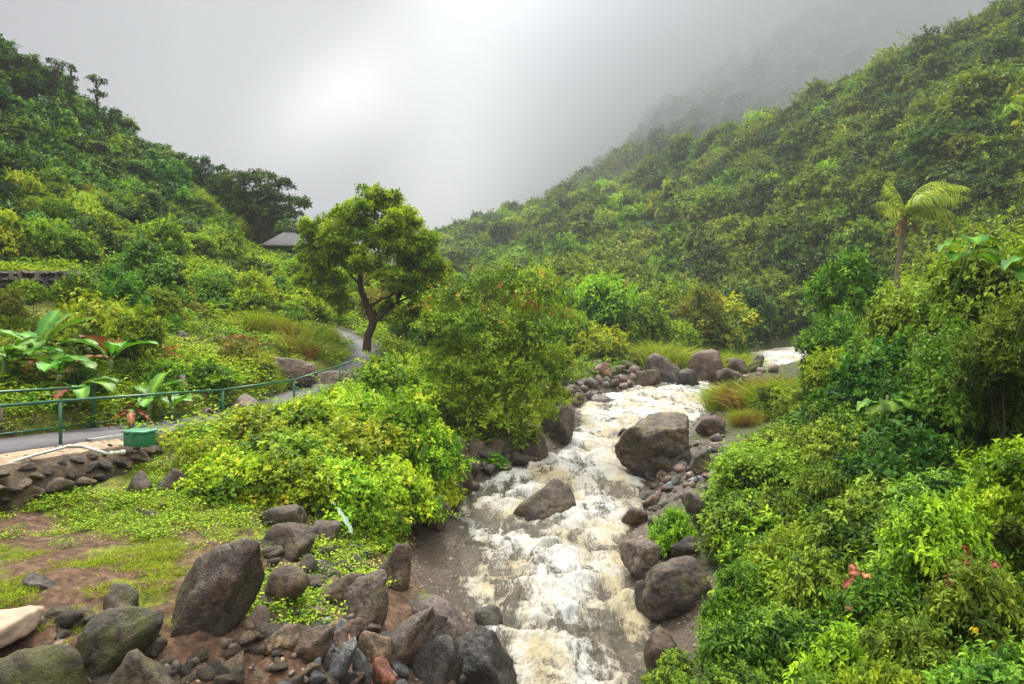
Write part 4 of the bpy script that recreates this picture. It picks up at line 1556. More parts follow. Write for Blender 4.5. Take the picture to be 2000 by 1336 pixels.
# ------------------------------------------------------------------ hill on the -X side
def hill_left():
    g = np.random.default_rng(56)
    X, Y = [], []
    for (y0, y1, st) in ((26, 45, 1.9), (45, 70, 2.3), (70, 105, 2.9)):
        x, y = grid_pts(g, -85, -18, y0, y1, st)
        X.append(x)
        Y.append(y)
    X, Y = np.concatenate(X), np.concatenate(Y)
    Z = terrain(X, Y)
    foot = np.interp(Y, [26, 33, 46, 54, 62, 72, 80, 105], [-28, -26, -25, -25.5, -26, -30, -28, -18])
    foot = np.where(Y < 33, -36, foot)
    m = (X < foot) & in_view(X, Y, Z + 2, 90)
    gy = terrain(X * 1.04, Y * 1.04)
    m &= ((gy - EYE) / (Y * 1.04) > (Z - EYE) / Y - .05)
    X, Y, Z = X[m], Y[m], Z[m]
    order = np.argsort(Y + g.uniform(0, 6, len(Y)))
    X, Y, Z = X[order], Y[order], Z[order]
    clump = fbm(P3(X * .09, Y * .09, 13), 3)
    print('left hill', len(X))
    bands = ((50, 'low on the steep hillside'), (68, 'midway up the steep hillside'), (900, 'near the crest of the steep hillside'))
    pts = []
    for k in range(len(X)):
        low = smooth01((Z[k] - 10) / 9)
        t = clump[k] * 1.3 + g.normal(0, .14)
        sz = np.interp(Y[k], [26, 50, 80, 105], [1.25, 1.8, 2.5, 3.2]) * g.uniform(.75, 1.3)
        if low < .6 and t > -.12:
            pool, nm = PF, 'bright green'
            sz *= .8
        else:
            pool, nm = (PHK, 'dark green') if t < .0 else (PHJ, 'mid green')
        h = sz * g.uniform(1.0, 1.6)
        if k < 270:
            big = 'broad' if sz > 2.0 else 'small'
            where = [b for a, b in bands if Y[k] < a][0]
            pool.place(X[k], Y[k], Z[k] - .4, sz, h, f'{big} {nm} leafy shrub {where}, {lat(X[k], Y[k], LEFT_LAT)}', 'shrub', 'hillside_shrub', group='shrubs and trees of the steep hillside', g=random)
        else:
            pts.append((X[k], Y[k], Z[k] - .5, sz, h, t))
    if pts:
        P = np.array(pts)
        src = [PHJ.first[k] for k in range(3)] + [PHK.first[k] for k in range(3)]
        idx = np.where(P[:, 5] < 0, 3, 0) + g.integers(0, 3, len(P))
        scatter('upper_forest', 'dense growth along the crest of the steep hillside', P[:, :3], g.uniform(0, 6.28, len(P)), np.stack([P[:, 3] / 2.6, P[:, 3] / 2.6, P[:, 4] / 4.0], 1), idx, src)


hill_left()


# ------------------------------------------------------------------ bank of shrubs on the +X side
LB = 'shrub'
put(PT, 1930, 405, 19, 350, 'tall leafy tree-like shrub highest in the thicket, below the palm')
put(PT, 1720, 565, 26, 230, 'layered leafy shrub behind the dark glossy shrub')
put(PT, 1870, 470, 20.5, 250, 'leafy shrub filling the gap under the palm fronds')
put(PF, 1625, 670, 25, 160, 'fresh green shrub leaning out over the yellow-orange bush')
put(PT, 1790, 505, 22, 260, 'broad leafy shrub whose top reaches the foot of the palm')
put(PF, 1660, 480, 34, 170, 'pale green shrub rising behind the thicket in front of the wooded hill')
put(PT, 1650, 590, 28, 170, 'leafy shrub hanging over the upper rapid')
put(PT, 1860, 600, 16, 330, 'rounded leafy shrub with a dark hollow beneath it')
put(PJ, 1700, 640, 20, 250, 'dark glossy shrub with big leaves in the middle of the thicket')
put(PJ, 1760, 800, 14.5, 260, 'spreading dark shrub shading the hollow in the thicket')
put(PT, 1560, 750, 27, 110, 'open leafy shrub beside the yellow grass tussock')
put(PT, 1640, 770, 18, 200, 'mid-green shrub above the grassy patch by the rubble')
put(PT, 1985, 520, 14, 260, 'leafy shrub crowding the edge of the picture under the tallest shrub')
put(PF, 1975, 840, 9.5, 230, 'fresh green shrub with broad leaves beside the dark hollow')
_low = [
    (PN, 1600, 880, 15, 190, 'dense small-leaved shrub below the dark hollow'),
    (PN, 1520, 950, 15.0, 120, 'low small-leaved shrub above the leaning slab'),
    (PN, 1690, 960, 11.5, 210, 'dense low shrub midway down the thicket'),
    (PN2, 1550, 1010, 12.8, 160, 'bright low shrub beside the long leaning slab'),
    (PN, 1455, 1080, 12, 110, 'low shrub spilling over the smooth boulder'),
    (PN, 1590, 1070, 10.5, 200, 'thick low shrub in the middle of the lower thicket'),
    (PN2, 1850, 960, 9.2, 240, 'yellowish green low shrub catching the light'),
    (PN, 1740, 1075, 9, 230, 'low shrub with twiggy gaps near the red leaves'),
    (PN, 1930, 1060, 7.6, 260, 'leafy shrub behind the yellow leaf'),
    (PN, 1400, 1200, 10.2, 130, 'small shrub over the rock face beside the foam'),
    (PN, 1500, 1170, 9.2, 210, 'low shrub downhill of the orange dead leaves'),
    (PN2, 1640, 1190, 8.2, 210, 'fern-like bright shrub under the orange dead leaves'),
    (PN, 1800, 1180, 7.3, 250, 'broad low shrub beside the yellow leaf'),
    (PN, 1340, 1290, 8.8, 130, 'small shrub at the very corner of the rock and the water'),
    (PN, 1450, 1275, 8.0, 200, 'low shrub at the lower edge of the thicket'),
    (PN, 1600, 1290, 7.0, 240, 'shrub with light new shoots at the lower edge of the thicket'),
    (PN2, 1770, 1290, 6.2, 260, 'long-leaved bright shrub at the lower edge of the thicket'),
    (PN, 1960, 1240, 5.8, 280, 'shrub in the lowest corner of the thicket'),
]
_low += [(PN, 1335, 1245, 10.0, 110, 'small shrub draped over the rock above the last foam'), (PN2, 1415, 1140, 11.6, 110, 'bright small shrub above the smooth boulder'), (PN, 1325, 1310, 8.9, 130, 'low shrub where the bank runs out of view beside the foam')]
for a in _low:
    put(*a)
put(PN2, 1308, 985, 17.2, 105, 'bright green leafy weed growing between the slabs at the waters edge', name='weed', cat='weed')

# undergrowth filling the bank between the shrubs
_ug = np.random.default_rng(77)


def undergrowth():
    g = _ug
    srcs = [PN.first[0], PN.first[1], PN2.first[0], PT.first[0], PJ.first[0]]
    x, y = grid_pts(g, 3, 34, 3, 60, .85)
    sd = x - edge_r(y)
    z = terrain(x, y)
    lim = np.interp(y, [0, 11, 13, 20, 22, 32, 36], [.9, .9, 2.1, 2.5, 3.2, 3.0, 1.6])
    m = (sd > lim) & in_view(x, y, z + 1, 120) & (y < 60)
    # leave the rubble bar and the tussocks free
    m &= ~((np.hypot((x - 8.2) / 2.6, (y - 27) / 4) < 1))
    m &= ~((y > 23) & (x / y * FPX > 380) & (x / y * FPX < 600))
    x, y, z, sd = x[m], y[m], z[m], sd[m]
    far = y > 17
    pxx = 1000 + x / y * FPX
    far = y > 17
    idx = np.where(far, 3 + (g.random(len(x)) < .35), g.integers(0, 3, len(x)))
    keep = ~far | (g.random(len(x)) < .35)
    x, y, z, sd, idx, far = (q[keep] for q in (x, y, z, sd, idx, far))
    s = np.where(far, g.uniform(.35, .62, len(x)), g.uniform(.5, .95, len(x)))
    s *= np.clip(.5 + sd * .3, .5, 1.15)
    print('undergrowth', len(x))
    scatter('undergrowth', 'tangled low undergrowth filling the bank between the shrubs', np.stack([x, y, z - .15], 1), g.uniform(0, 6.28, len(x)), s, idx, srcs)


undergrowth()

# ------------------------------------------------------------------ shrubs of the near bank and the garden
_lime = [
    (400, 850, 17.6, 150, 'lime-green spreading bush hanging over the wall by the green box'),
    (500, 815, 20.0, 190, 'lime-green bush along the concrete path edge'),
    (590, 775, 22.5, 190, 'lime-green bush below the last posts of the rail'),
    (680, 740, 24.5, 190, 'lime-green bush beside the bend of the path'),
    (760, 700, 27.5, 170, 'bright bush at the top of the lime-green mass near the lone tree'),
    (560, 840, 18.5, 210, 'lime-green bush with yellow tips in the middle of the mass'),
    (680, 800, 20.5, 220, 'deep lime-green bush at the heart of the mass'),
    (790, 770, 22.5, 200, 'lime-green bush shouldering the red-tipped shrub'),
    (830, 830, 22.0, 150, 'lime-green bush against the dark red-tipped shrub'),
    (450, 890, 16.6, 190, 'lime-green bush creeping down over the brown rocks'),
    (560, 915, 16.6, 190, 'yellow-tipped lime bush above the slanting grey rock'),
    (660, 890, 17.2, 190, 'lime-green bush above the drooping pale leaf'),
    (760, 880, 18.6, 190, 'lime-green bush overhanging the gravel bar'),
    (730, 970, 16.6, 130, 'lime-green bush lowest above the gravel bar'),
    (845, 910, 21.5, 110, 'small lime bush over the dark rocks of the gravel bar'),
]
for px, top, d, w, lb in _lime:
    put(PL, px, top, d, w * 1.1, lb, hmin=1.25, name='spreading_bush', cat='bush')
put(PL, 190, 560, 27, 230, 'rounded lime-green bush beside the banana leaves', name='spreading_bush', cat='bush')
put(PL, 275, 600, 25.5, 120, 'lime-green bush trailing down behind the broad leaf plant', name='spreading_bush', cat='bush')
put(PL, 60, 430, 38, 90, 'yellow-green bush on top of the dark stone wall', name='spreading_bush', cat='bush')
put(PL, 10, 400, 37, 80, 'pale lime bush above the end of the stone wall', name='spreading_bush', cat='bush')
put(PJ, 280, 465, 39, 170, 'dark dense bush hanging over the garden wall', name='bush', cat='bush')
put(PF, 130, 440, 40, 110, 'fresh green bush above the middle of the stone wall', name='bush', cat='bush')
put(PO, 470, 535, 47, 150, 'olive-yellow bush on the slope under the road wall', name='bush', cat='bush')
put(PL, 560, 545, 50, 130, 'yellowish bush with orange tips below the house', name='bush', cat='bush')
put(PF, 400, 560, 42, 110, 'light green bush next to the dark hanging bush', name='bush', cat='bush')
put(PJ, 660, 560, 54, 90, 'glossy dark bush behind the trunk of the lone tree', name='bush', cat='bush')
put(PF, 560, 600, 44, 110, 'feathery light bush above the dry grass', name='bush', cat='bush')
put(PF, 620, 590, 47, 90, 'soft green bush behind the looping path', name='bush', cat='bush')
put(PJ, 800, 600, 48, 110, 'dark green bush behind the forked trunk of the lone tree', name='bush', cat='bush')
put(PF, 870, 590, 44, 130, 'leafy bush between the lone tree and the red-tipped shrub', name='bush', cat='bush')
put(PL, 800, 690, 33, 130, 'bright green bush at the foot of the lone tree', name='bush', cat='bush')
# the garden slope is full of loose shrubs
MID_LAT = ((760, 'under the lone tree'), (900, 'beside the lone tree'), (1020, 'at the red-tipped shrub'), (1150, 'before the domed trees'), (9999, 'near the tall yellow grass'))


def slope_shrubs():
    g = np.random.default_rng(64)
    n = 0
    zones = [((0, 575), (330, 700), 10, 'garden'), ((330, 530), (660, 640), 48, 'slope below the roadside wall'), ((0, 400), (560, 515), 85, 'hillside foot'), ((640, 560), (1000, 660), 24, 'valley floor'),
             ((0, 690), (600, 790), 24, 'garden bed'), ((1000, 560), (1300, 640), 14, 'far valley floor')]
    for (x0, y0), (x1, y1), m, where in zones:
        px, py = g.uniform(x0, x1, m), g.uniform(y0, y1, m)
        X, Y, Z = hits(px, py)
        dp = np.sqrt(((X[:, None] - PATHS[None, ::4, 0]) ** 2 + (Y[:, None] - PATHS[None, ::4, 1]) ** 2).min(1))
        for k in range(m):
            if 480 < px[k] < 660 and py[k] < 520:
                continue
            if 400 < px[k] < 540 and 615 < py[k] < 720:
                continue
            if X[k] < -18 and 26 < Y[k] < 33.5:
                continue
            if dp[k] < 2.0 or Y[k] > 130:
                continue
            u = g.random()
            pool, nm = (PL, 'lime-green') if u < .35 else ((PF, 'fresh green') if u < .7 else ((PO, 'olive-yellow') if u < .85 else (PJ, 'dark glossy')))
            r = Y[k] / FPX * g.uniform(28, 62)
            h = r * g.uniform(.9, 1.5)
            pool.place(X[k], Y[k], Z[k] - .15, r, h, ('broad ' if r > 1.6 else 'low ') + nm + ' bush on the ' + where + ', ' + lat(X[k], Y[k], LEFT_LAT if px[k] < 640 else MID_LAT), 'bush', 'bush', group='bushes of the ' + where)


slope_shrubs()
put(PL, 60, 545, 28.6, 70, 'lime bush scrambling up the dark stone wall', name='bush', cat='bush')
put(PF, 160, 525, 29.5, 90, 'green bush hiding the end of the dark stone wall', name='bush', cat='bush')
put(PJ, 235, 520, 31, 110, 'dark bush at the end of the stone wall', name='bush', cat='bush')
put(PO, 15, 560, 27, 70, 'olive bush below the dark stone wall at the edge of the view', name='bush', cat='bush')
# ragged growth between the rubble and the upper rapid
put(PO, 1445, 735, 35, 90, 'yellow-orange leafy bush leaning over the rapid', name='bush', cat='bush')
put(PF, 1515, 745, 32, 110, 'green bush behind the orange dry grass', name='bush', cat='bush')
put(PF, 1540, 820, 25, 120, 'bright feathery bush above the rubble stones', name='bush', cat='bush')
put(PF, 1495, 880, 21, 90, 'bright bush at the edge of the rubble stones', name='bush', cat='bush')
put(PO, 1590, 860, 22, 100, 'olive bush in front of the mid-green shrub', name='bush', cat='bush')
# mid-valley
put(PF, 1045, 515, 42, 130, 'domed fresh green tree behind the red-tipped shrub', name='leafy_tree', cat='tree')
put(PF, 1185, 525, 62, 200, 'domed bright green tree at the bend of the stream', name='leafy_tree', cat='tree')
put(PF, 1270, 575, 60, 120, 'rounded green tree next to the tall yellow grass', name='leafy_tree', cat='tree')
put(PO, 1385, 550, 64, 110, 'yellowish tree standing behind the tall grass', name='leafy_tree', cat='tree')
put(PL, 1155, 620, 56, 150, 'lime bush on the rocky bank above the rapid', name='bush', cat='bush')
put(PL, 1225, 635, 60, 110, 'small lime bush overhanging the rocks', name='bush', cat='bush')
put(PL, 1325, 625, 61, 90, 'soft lime bush behind the tall yellow-green grass', name='bush', cat='bush')
put(PF, 1410, 640, 63, 90, 'soft green bush behind the feathery grass clump', name='bush', cat='bush')
put(PL, 1080, 660, 38, 90, 'lime bush leaning out from behind the red-tipped shrub', name='bush', cat='bush')
put(PF, 1115, 600, 56, 110, 'green bush between the two domed trees', name='bush', cat='bush')
put(PF, 960, 880, 27.5, 90, 'low hanging branch-like bush over the dark rocks', name='bush', cat='bush')


G['lone'] = leaf_mat('leaf_lone_tree', (.045, .13, .008), (.15, .34, .015), (.36, .54, .04), trans=.45)


# ------------------------------------------------------------------ red-tipped tall shrub in the middle
def red_shrub():
    d = 31.0
    cx = W(975, 700, d)[0]
    g0 = tz(cx, d)
    g = np.random.default_rng(91)

    def lb(px, py, dd, rpx, squash=.8):
        p = W(px, py, dd)
        r = rpx * dd / FPX
        return (np.array([p[0] - cx, dd - d, p[2] - g0]), (r, r, r * squash))
    top = [lb(*a) for a in ((900, 585, 31, 48), (960, 560, 31, 45), (1010, 590, 31, 50), (1060, 570, 32, 45), (860, 640, 30.5, 42), (930, 640, 29.6, 50), (1050, 650, 30, 48), (1090, 620, 31.5, 34), (985, 545, 32, 36), (1010, 660, 29.5, 40), (870, 600, 32, 40))]
    low = [lb(*a) for a in ((850, 720, 30, 45), (920, 740, 29, 55), (1000, 740, 29, 52), (1070, 730, 30, 45), (880, 800, 29, 48), (960, 820, 28.6, 50), (1040, 810, 29, 48), (1000, 690, 30, 60), (900, 690, 31, 55), (960, 760, 31, 80), (1080, 780, 29.8, 32), (1030, 860, 28.8, 30), (930, 860, 28.8, 30))]
    root = empty('tall_shrub', (cx, d, g0), label='tall bushy shrub with red-tipped top leaves on the stream bank', cat='shrub')
    V, F, T = crown_arrays(g, top, dens=1.0 / (.2 * .2 * .5 * .55), shoots=140, L=.2, wr=.48, tint=(.2, .8), jit=.42, tvar=.14)
    link('upper_foliage', mesh_np('upper_foliage', V, F, [G['reddish']], dict(tint=T)), root, label='upper foliage with reddish new leaves')
    V, F, T = crown_arrays(g, low, dens=1.15 / (.22 * .22 * .55 * .55), shoots=140, L=.22, wr=.55, tint=(.1, .9), jit=.35)
    link('foliage', mesh_np('foliage', V, F, [G['lone']], dict(tint=T)), root)
    parts = []
    for (a, b, r) in (((.2, 0, -.3), (1.2, -.4, 6.2), .09), ((0, 0, -.3), (-1.4, .2, 5.6), .08), ((.4, 0, -.3), (2.4, -.8, 5.0), .06), ((-.2, 0, -.3), (-2.4, -.6, 3.6), .05), ((1.2, -.4, 3), (2.2, -1.2, 6.8), .03)):
        parts.append(tube(wiggle(a, b, 8, g, .1), np.linspace(r, r * .3, 8), 6))
    V, F = join(parts)
    link('stem', mesh_np('stem', V, F, [M_BARKLIGHT], smooth=True), root)


red_shrub()


# ------------------------------------------------------------------ lone tree by the path
def lone_tree():
    d = 42.0
    base = W(716, 685, d)
    cx = base[0]
    g0 = tz(cx, d)
    g = np.random.default_rng(17)

    def q(px, py, dd=42.0):
        p = W(px, py, dd)
        return np.array([p[0] - cx, dd - d, p[2] - g0])
    root = empty('tree', (cx, d, g0), label='lone leafy tree with dark forked trunk beside the path', cat='tree')
    trunk = [q(716, 700), q(718, 660), q(728, 630), q(718, 600), q(704, 560), q(706, 520), q(712, 480)]
    trunk[0][2] = -.3
    trunk = np.array(trunk)
    rad = np.array([.30, .24, .25, .21, .17, .15, .10])
    parts = [tube(resample(trunk, 4), np.interp(np.linspace(0, 6, 25), range(7), rad), 9)]
    limbs = [(2, q(775, 590), .17), (4, q(650, 500), .09), (5, q(660, 455, 41), .08), (6, q(740, 430), .08), (6, q(700, 420, 43), .07), (3, q(800, 560, 41), .10)]
    for k, e, r in limbs:
        s = trunk[k]
        p = wiggle(s, e, 7, g, .1)
        parts.append(tube(p, np.linspace(r, r * .45, 7), 7))
        for j in range(3):
            e2 = p[-1] + g.normal(0, .5, 3) + np.array([0, 0, .3])
            parts.append(tube(wiggle(p[3 + j], e2, 5, g, .12), np.linspace(r * .45, r * .15, 5), 5))
    s = q(775, 590)
    for e in (q(800, 520, 41.5), q(830, 480), q(770, 470, 43), q(845, 560)):
        parts.append(tube(wiggle(s, e, 7, g, .12), np.linspace(.09, .03, 7), 6))
    V, F = join(parts)
    link('trunk', mesh_np('trunk', V, F, [M_BARK], smooth=True), root)
    lobes = []
    for (px, py, dd, rp) in ((730, 400, 42, 34), (700, 415, 41, 34), (765, 410, 42.6, 30), (690, 450, 42, 34), (745, 450, 43.2, 26), (790, 445, 42, 34), (820, 470, 41.6, 32), (640, 450, 42, 34), (615, 470, 42.5, 28),
                             (600, 500, 42, 26), (610, 555, 42.3, 26), (665, 590, 42.8, 22), (860, 590, 42.4, 26), (835, 615, 43, 20), (720, 470, 40.3, 30), (700, 520, 40.2, 24), (770, 540, 40.2, 30), (760, 440, 40.4, 28), (810, 600, 41, 28), (660, 470, 40.5, 26), (780, 620, 40.8, 22), (650, 500, 41.4, 30), (690, 500, 43.6, 26), (760, 490, 41, 32), (800, 510, 42.5, 36), (840, 510, 41.6, 32), (850, 545, 42, 28), (790, 555, 43.2, 30), (820, 570, 41.4, 24),
                             (660, 545, 43, 26), (640, 570, 42, 22), (740, 530, 43.8, 28), (870, 530, 42.5, 20), (600, 445, 42, 18), (770, 385, 42, 16), (760, 600, 43.6, 22), (620, 520, 43, 20), (720, 385, 42, 20), (660, 420, 42.4, 18)):
        rr = rp * dd / FPX * 1.28
        c = q(px, py, dd)
        # each lobe is a cloud of smaller twig clusters, so that the sky shows between
        for k in range(9):
            off = unit(g.normal(size=3)) * rr * g.uniform(.3, .85) * np.array([1, 1, .8])
            r2 = rr * g.uniform(.32, .5)
            lobes.append((c + off, (r2, r2, r2 * .7)))
    V, F, T = crown_arrays(g, lobes, dens=1.7 / (.27 * .27 * .45 * .55), shoots=150, L=.27, wr=.42, tint=(.25, .98), jit=.35, spread=1.1)
    link('crown', mesh_np('crown', V, F, [G['lone']], dict(tint=T)), root)


lone_tree()


# ------------------------------------------------------------------ flat-topped tree above the house
def umbrella_tree():
    d = 74.0
    p0 = W(520, 500, d)
    g0 = tz(p0[0], d)
    g = np.random.default_rng(23)

    def q(px, py, dd=d):
        p = W(px, py, dd)
        return np.array([p[0] - p0[0], dd - d, p[2] - g0])
    root = empty('tree', (p0[0], d, g0), label='dark flat-topped tree reaching sideways over the house roof', cat='tree')
    trunk = np.array([(0, 0, -.5), q(515, 470), q(505, 430), q(500, 400)])
    trunk[0][2] = -.5
    parts = [tube(resample(trunk, 4), np.linspace(.45, .2, 13), 8)]
    lobes = []
    layers = [(470, 345, 40, 10), (510, 345, 45, 9), (545, 362, 40, 9), (480, 375, 45, 12), (530, 385, 45, 9), (570, 395, 38, 8), (595, 398, 16, 6), (500, 410, 45, 10), (545, 412, 38, 8), (575, 418, 22, 6), (460, 400, 40, 18),
              (470, 440, 42, 24), (505, 460, 36, 22), (440, 430, 40, 26), (530, 440, 24, 10), (450, 365, 36, 12), (490, 485, 40, 16), (540, 480, 24, 10), (425, 360, 30, 14)]
    for px, py, rp, hp in layers:
        for k in range(7):
            c = q(px + g.uniform(-.75, .75) * rp, py + g.uniform(-.8, .8) * hp, d + g.normal(0, 1.6))
            r = rp * d / FPX * .33
            lobes.append((c, (r, r, min(r, hp * d / FPX * .75))))
        e = q(px, py + hp * .5)
        parts.append(tube(wiggle(trunk[min(3, 1 + int(px > 480) + int(py < 390))], e, 6, g, .06), np.linspace(.16, .04, 6), 5))
    V, F = join(parts)
    link('trunk', mesh_np('trunk', V, F, [M_BARK], smooth=True), root)
    V, F, T = crown_arrays(g, lobes, dens=1.1 / (.30 * .30 * .5 * .55), L=.30, wr=.5, tint=(.1, .7), jit=.3)
    link('crown', mesh_np('crown', V, F, [G['deep']], dict(tint=T)), root)


umbrella_tree()


# thin-stemmed trees standing up out of the crest
def crest_tree(px, top, d, wpx, label, seed, levels=3):
    g = np.random.default_rng(seed)
    p = W(px, top, d)
    g0 = tz(p[0], d)
    h = p[2] - g0
    root = empty('tree', (p[0], d, g0), label=label, cat='tree')
    r = wpx * d / FPX / 2
    parts = [tube(wiggle((0, 0, -.5), (g.normal(0, .2), 0, h * .95), 6, g, .05), np.linspace(.14, .05, 6), 6)]
    lobes = []
    for k in range(levels):
        for j in range(4):
            a = g.uniform(0, 6.28)
            c = np.array([math.cos(a) * r * g.uniform(.2, .75), math.sin(a) * r * .5, h * (.98 - .2 * k) - r * .3 * g.random()])
            lobes.append((c, (r * .34, r * .34, r * .26)))
            parts.append(tube(wiggle((0, 0, c[2] - r * .7), c, 4, g, .1), np.linspace(.05, .02, 4), 4))
    V, F = join(parts)
    link('trunk', mesh_np('trunk', V, F, [M_BARK], smooth=True), root)
    V, F, T = crown_arrays(g, lobes, dens=1.0 / (.28 * .28 * .5 * .55), L=.28, wr=.55, tint=(.1, .7), jit=.3)
    link('crown', mesh_np('crown', V, F, [G['deep']], dict(tint=T)), root)


crest_tree(138, 128, 68, 36, 'slender tree with a small dark crown standing out of the hill crest', 1)
crest_tree(188, 152, 68, 42, 'slender dark tree with two leaf tufts lower on the hill crest', 2)
crest_tree(108, 118, 67, 40, 'small dark tree highest on the hill crest', 3)
crest_tree(215, 215, 69, 40, 'low open tree on the steep part of the crest', 4)
crest_tree(345, 300, 76, 40, 'rounded dark tree where the crest flattens', 5, 3)
crest_tree(390, 306, 76, 56, 'dark tree with several small tufts beside the flat-topped tree', 6, 4)
crest_tree(425, 325, 75, 46, 'small dark tree touching the flat-topped tree', 7, 3)


# ------------------------------------------------------------------ palm blown by the wind
def frond_mesh(g, L, bend, n=26, lw=.055, ll=.55, droop=.6, mat='palm'):
    """a frond along +X, arching; leaflets both sides"""
    t = np.linspace(0, 1, n)
    ang = bend[0] + (bend[1] - bend[0]) * t
    dx = np.cos(ang) * L / n
    dz = np.sin(ang) * L / n
    P = np.stack([np.cumsum(dx), np.zeros(n), np.cumsum(dz)], 1)
    Vr, Fr = tube(P, np.linspace(.035, .008, n), 4)
    D0 = np.stack([np.cos(ang), np.zeros(n), np.sin(ang)], 1)
    N0 = np.stack([-np.sin(ang), np.zeros(n), np.cos(ang)], 1)
    V, F, T = [Vr], [Fr], [np.full(len(Vr), .8)]
    o = len(Vr)
    for side in (-1, 1):
        S = np.array([0, side, 0.0])
        l = ll * np.sin(np.clip(t * .9 + .1, 0, 1) * math.pi) ** .6
        D = unit(S + D0 * .7 - np.array([0, 0, droop]) + g.normal(0, .12, (n, 3)))
        v, f, k = leaves(P, D, N0 + S * .3, np.maximum(l, .05), lw, T_BLADE)
        V.append(v)
        F.append(f + o)
        T.append(np.repeat(np.clip(g.normal(.5, .25, n), 0, 1), k))
        o += len(v)
    return np.concatenate(V), np.concatenate(F), np.concatenate(T)


def palm():
    d = 44.0
    p = W(1752, 500, d)
    top = W(1768, 418, d)
    g = np.random.default_rng(5)
    g0 = tz(p[0], d)
    root = empty('palm_tree', (p[0], d, g0), label='palm with yellow-green fronds blown over by the wind', cat='palm')
    tx = top[0] - p[0]
    h = top[2] - g0
    V, F = tube(resample([(-.2, 0, -.5), (0, 0, h * .5), (tx * .8, 0, h * .9), (tx, 0, h)], 5), np.linspace(.19, .13, 16), 9)
    link('trunk', mesh_np('trunk', V, F, [M_BARKLIGHT], smooth=True), root)
    fr = [(-15, 3.8, (1.15, -.3)), (0, 4.2, (1.0, -.5)), (10, 4.4, (1.2, -.9)), (25, 3.9, (.9, -.9)), (-30, 4.0, (1.3, -.6)), (5, 3.6, (.5, -1.0)), (-10, 3.6, (.7, -1.1)), (40, 3.4, (1.1, -.8)), (-50, 3.2, (1.1, -.8)),
          (165, 2.2, (1.35, .7)), (185, 2.0, (1.0, -.2)), (150, 2.4, (1.45, .9)), (200, 1.8, (.8, -.9)), (90, 2.6, (1.2, -.6)), (-90, 2.6, (1.2, -.6)), (15, 4.6, (1.35, -.4))]
    for a, L, bend in fr:
        V, F, T = frond_mesh(g, L, bend, ll=.95, lw=.075, droop=.75)
        f = link('frond', mesh_np('frond', V, F, [G['palm']], dict(tint=T)), root, (tx, 0, h - .1), (0, 0, R(a)), 1.12)
    for a, L, bend in ((-20, 1.6, (-.4, -1.4)), (60, 1.5, (-.5, -1.4)), (200, 1.4, (-.6, -1.4)), (130, 1.5, (-.5, -1.3))):
        V, F, T = frond_mesh(g, L, bend, n=14, ll=.5)
        link('dead_frond', mesh_np('dead_frond', V, F, [G['brownleaf']], dict(tint=T)), root, (tx, 0, h - .25), (0, 0, R(a)), label='brown hanging dead frond')


palm()


# ------------------------------------------------------------------ big-leaved plants
def big_leaf(L, Wd, bend, mat, name='leaf', n=10, fold=.12, seed=0, torn=0.0):
    """one broad banana-like leaf along +X, arching from angle bend[0] to bend[1]; with thickness"""
    g = np.random.default_rng(seed)
    t = np.linspace(0, 1, n)
    ang = bend[0] + (bend[1] - bend[0]) * t
    P = np.stack([np.cumsum(np.cos(ang)) * L / n, np.zeros(n), np.cumsum(np.sin(ang)) * L / n], 1)
    N0 = np.stack([-np.sin(ang), np.zeros(n), np.cos(ang)], 1)
    w = Wd * np.clip(np.sin(np.clip((t - .16) / .84, 0, 1) * math.pi), 0, 1) ** .55
    w[-1] = .004
    w = np.maximum(w, .012)
    rows = []
    for s in (-1, -.5, 0, .5, 1):
        wav = .035 * np.sin(t * 22 + s * 2) * abs(s)
        rows.append(P + np.array([0, 1, 0]) * (w * s)[:, None] + N0 * (abs(s) * w * fold * 2 + wav * (1 if abs(s) == 1 else .4))[:, None])
    V = np.stack(rows, 1).reshape(-1, 3)
    F = []
    for i in range(n - 1):
        for j in range(4):
            if torn and abs(j - 1.5) > 1 and g.random() < torn:
                continue
            a = i * 5 + j
            F.append((a, a + 1, a + 6, a + 5))
    me = mesh_np(name, V, np.array(F), [G[mat]], dict(tint=np.clip(np.tile([.4, .5, .95, .5, .4], n) + g.normal(0, .06, len(V)), 0, 1)), smooth=True)
    return me


def leafy_plant(px, base_py, d, specs, label, name='banana_plant', cat='plant', stem_h=.9, seed=0, mat='banana', zadd=0):
    p = W(px, base_py, d)
    g0 = tz(p[0], d)
    root = empty(name, (p[0], d, g0), label=label, cat=cat)
    V, F = tube([(0, 0, -.2), (0, 0, stem_h * .5), (.03, 0, stem_h)], [.10, .09, .07], 8)
    link('stem', mesh_np('stem', V, F, [M_STEM], smooth=True), root)
    for k, (az, L, wd, b, m) in enumerate(specs):
        me = big_leaf(L, wd, b, m or mat, seed=seed + k, torn=.25 if m == 'brownleaf' else 0)
        link('leaf', me, root, (0, 0, stem_h * .9), (0, 0, R(az)), label='withered brown leaf' if m == 'brownleaf' else None)
    return root


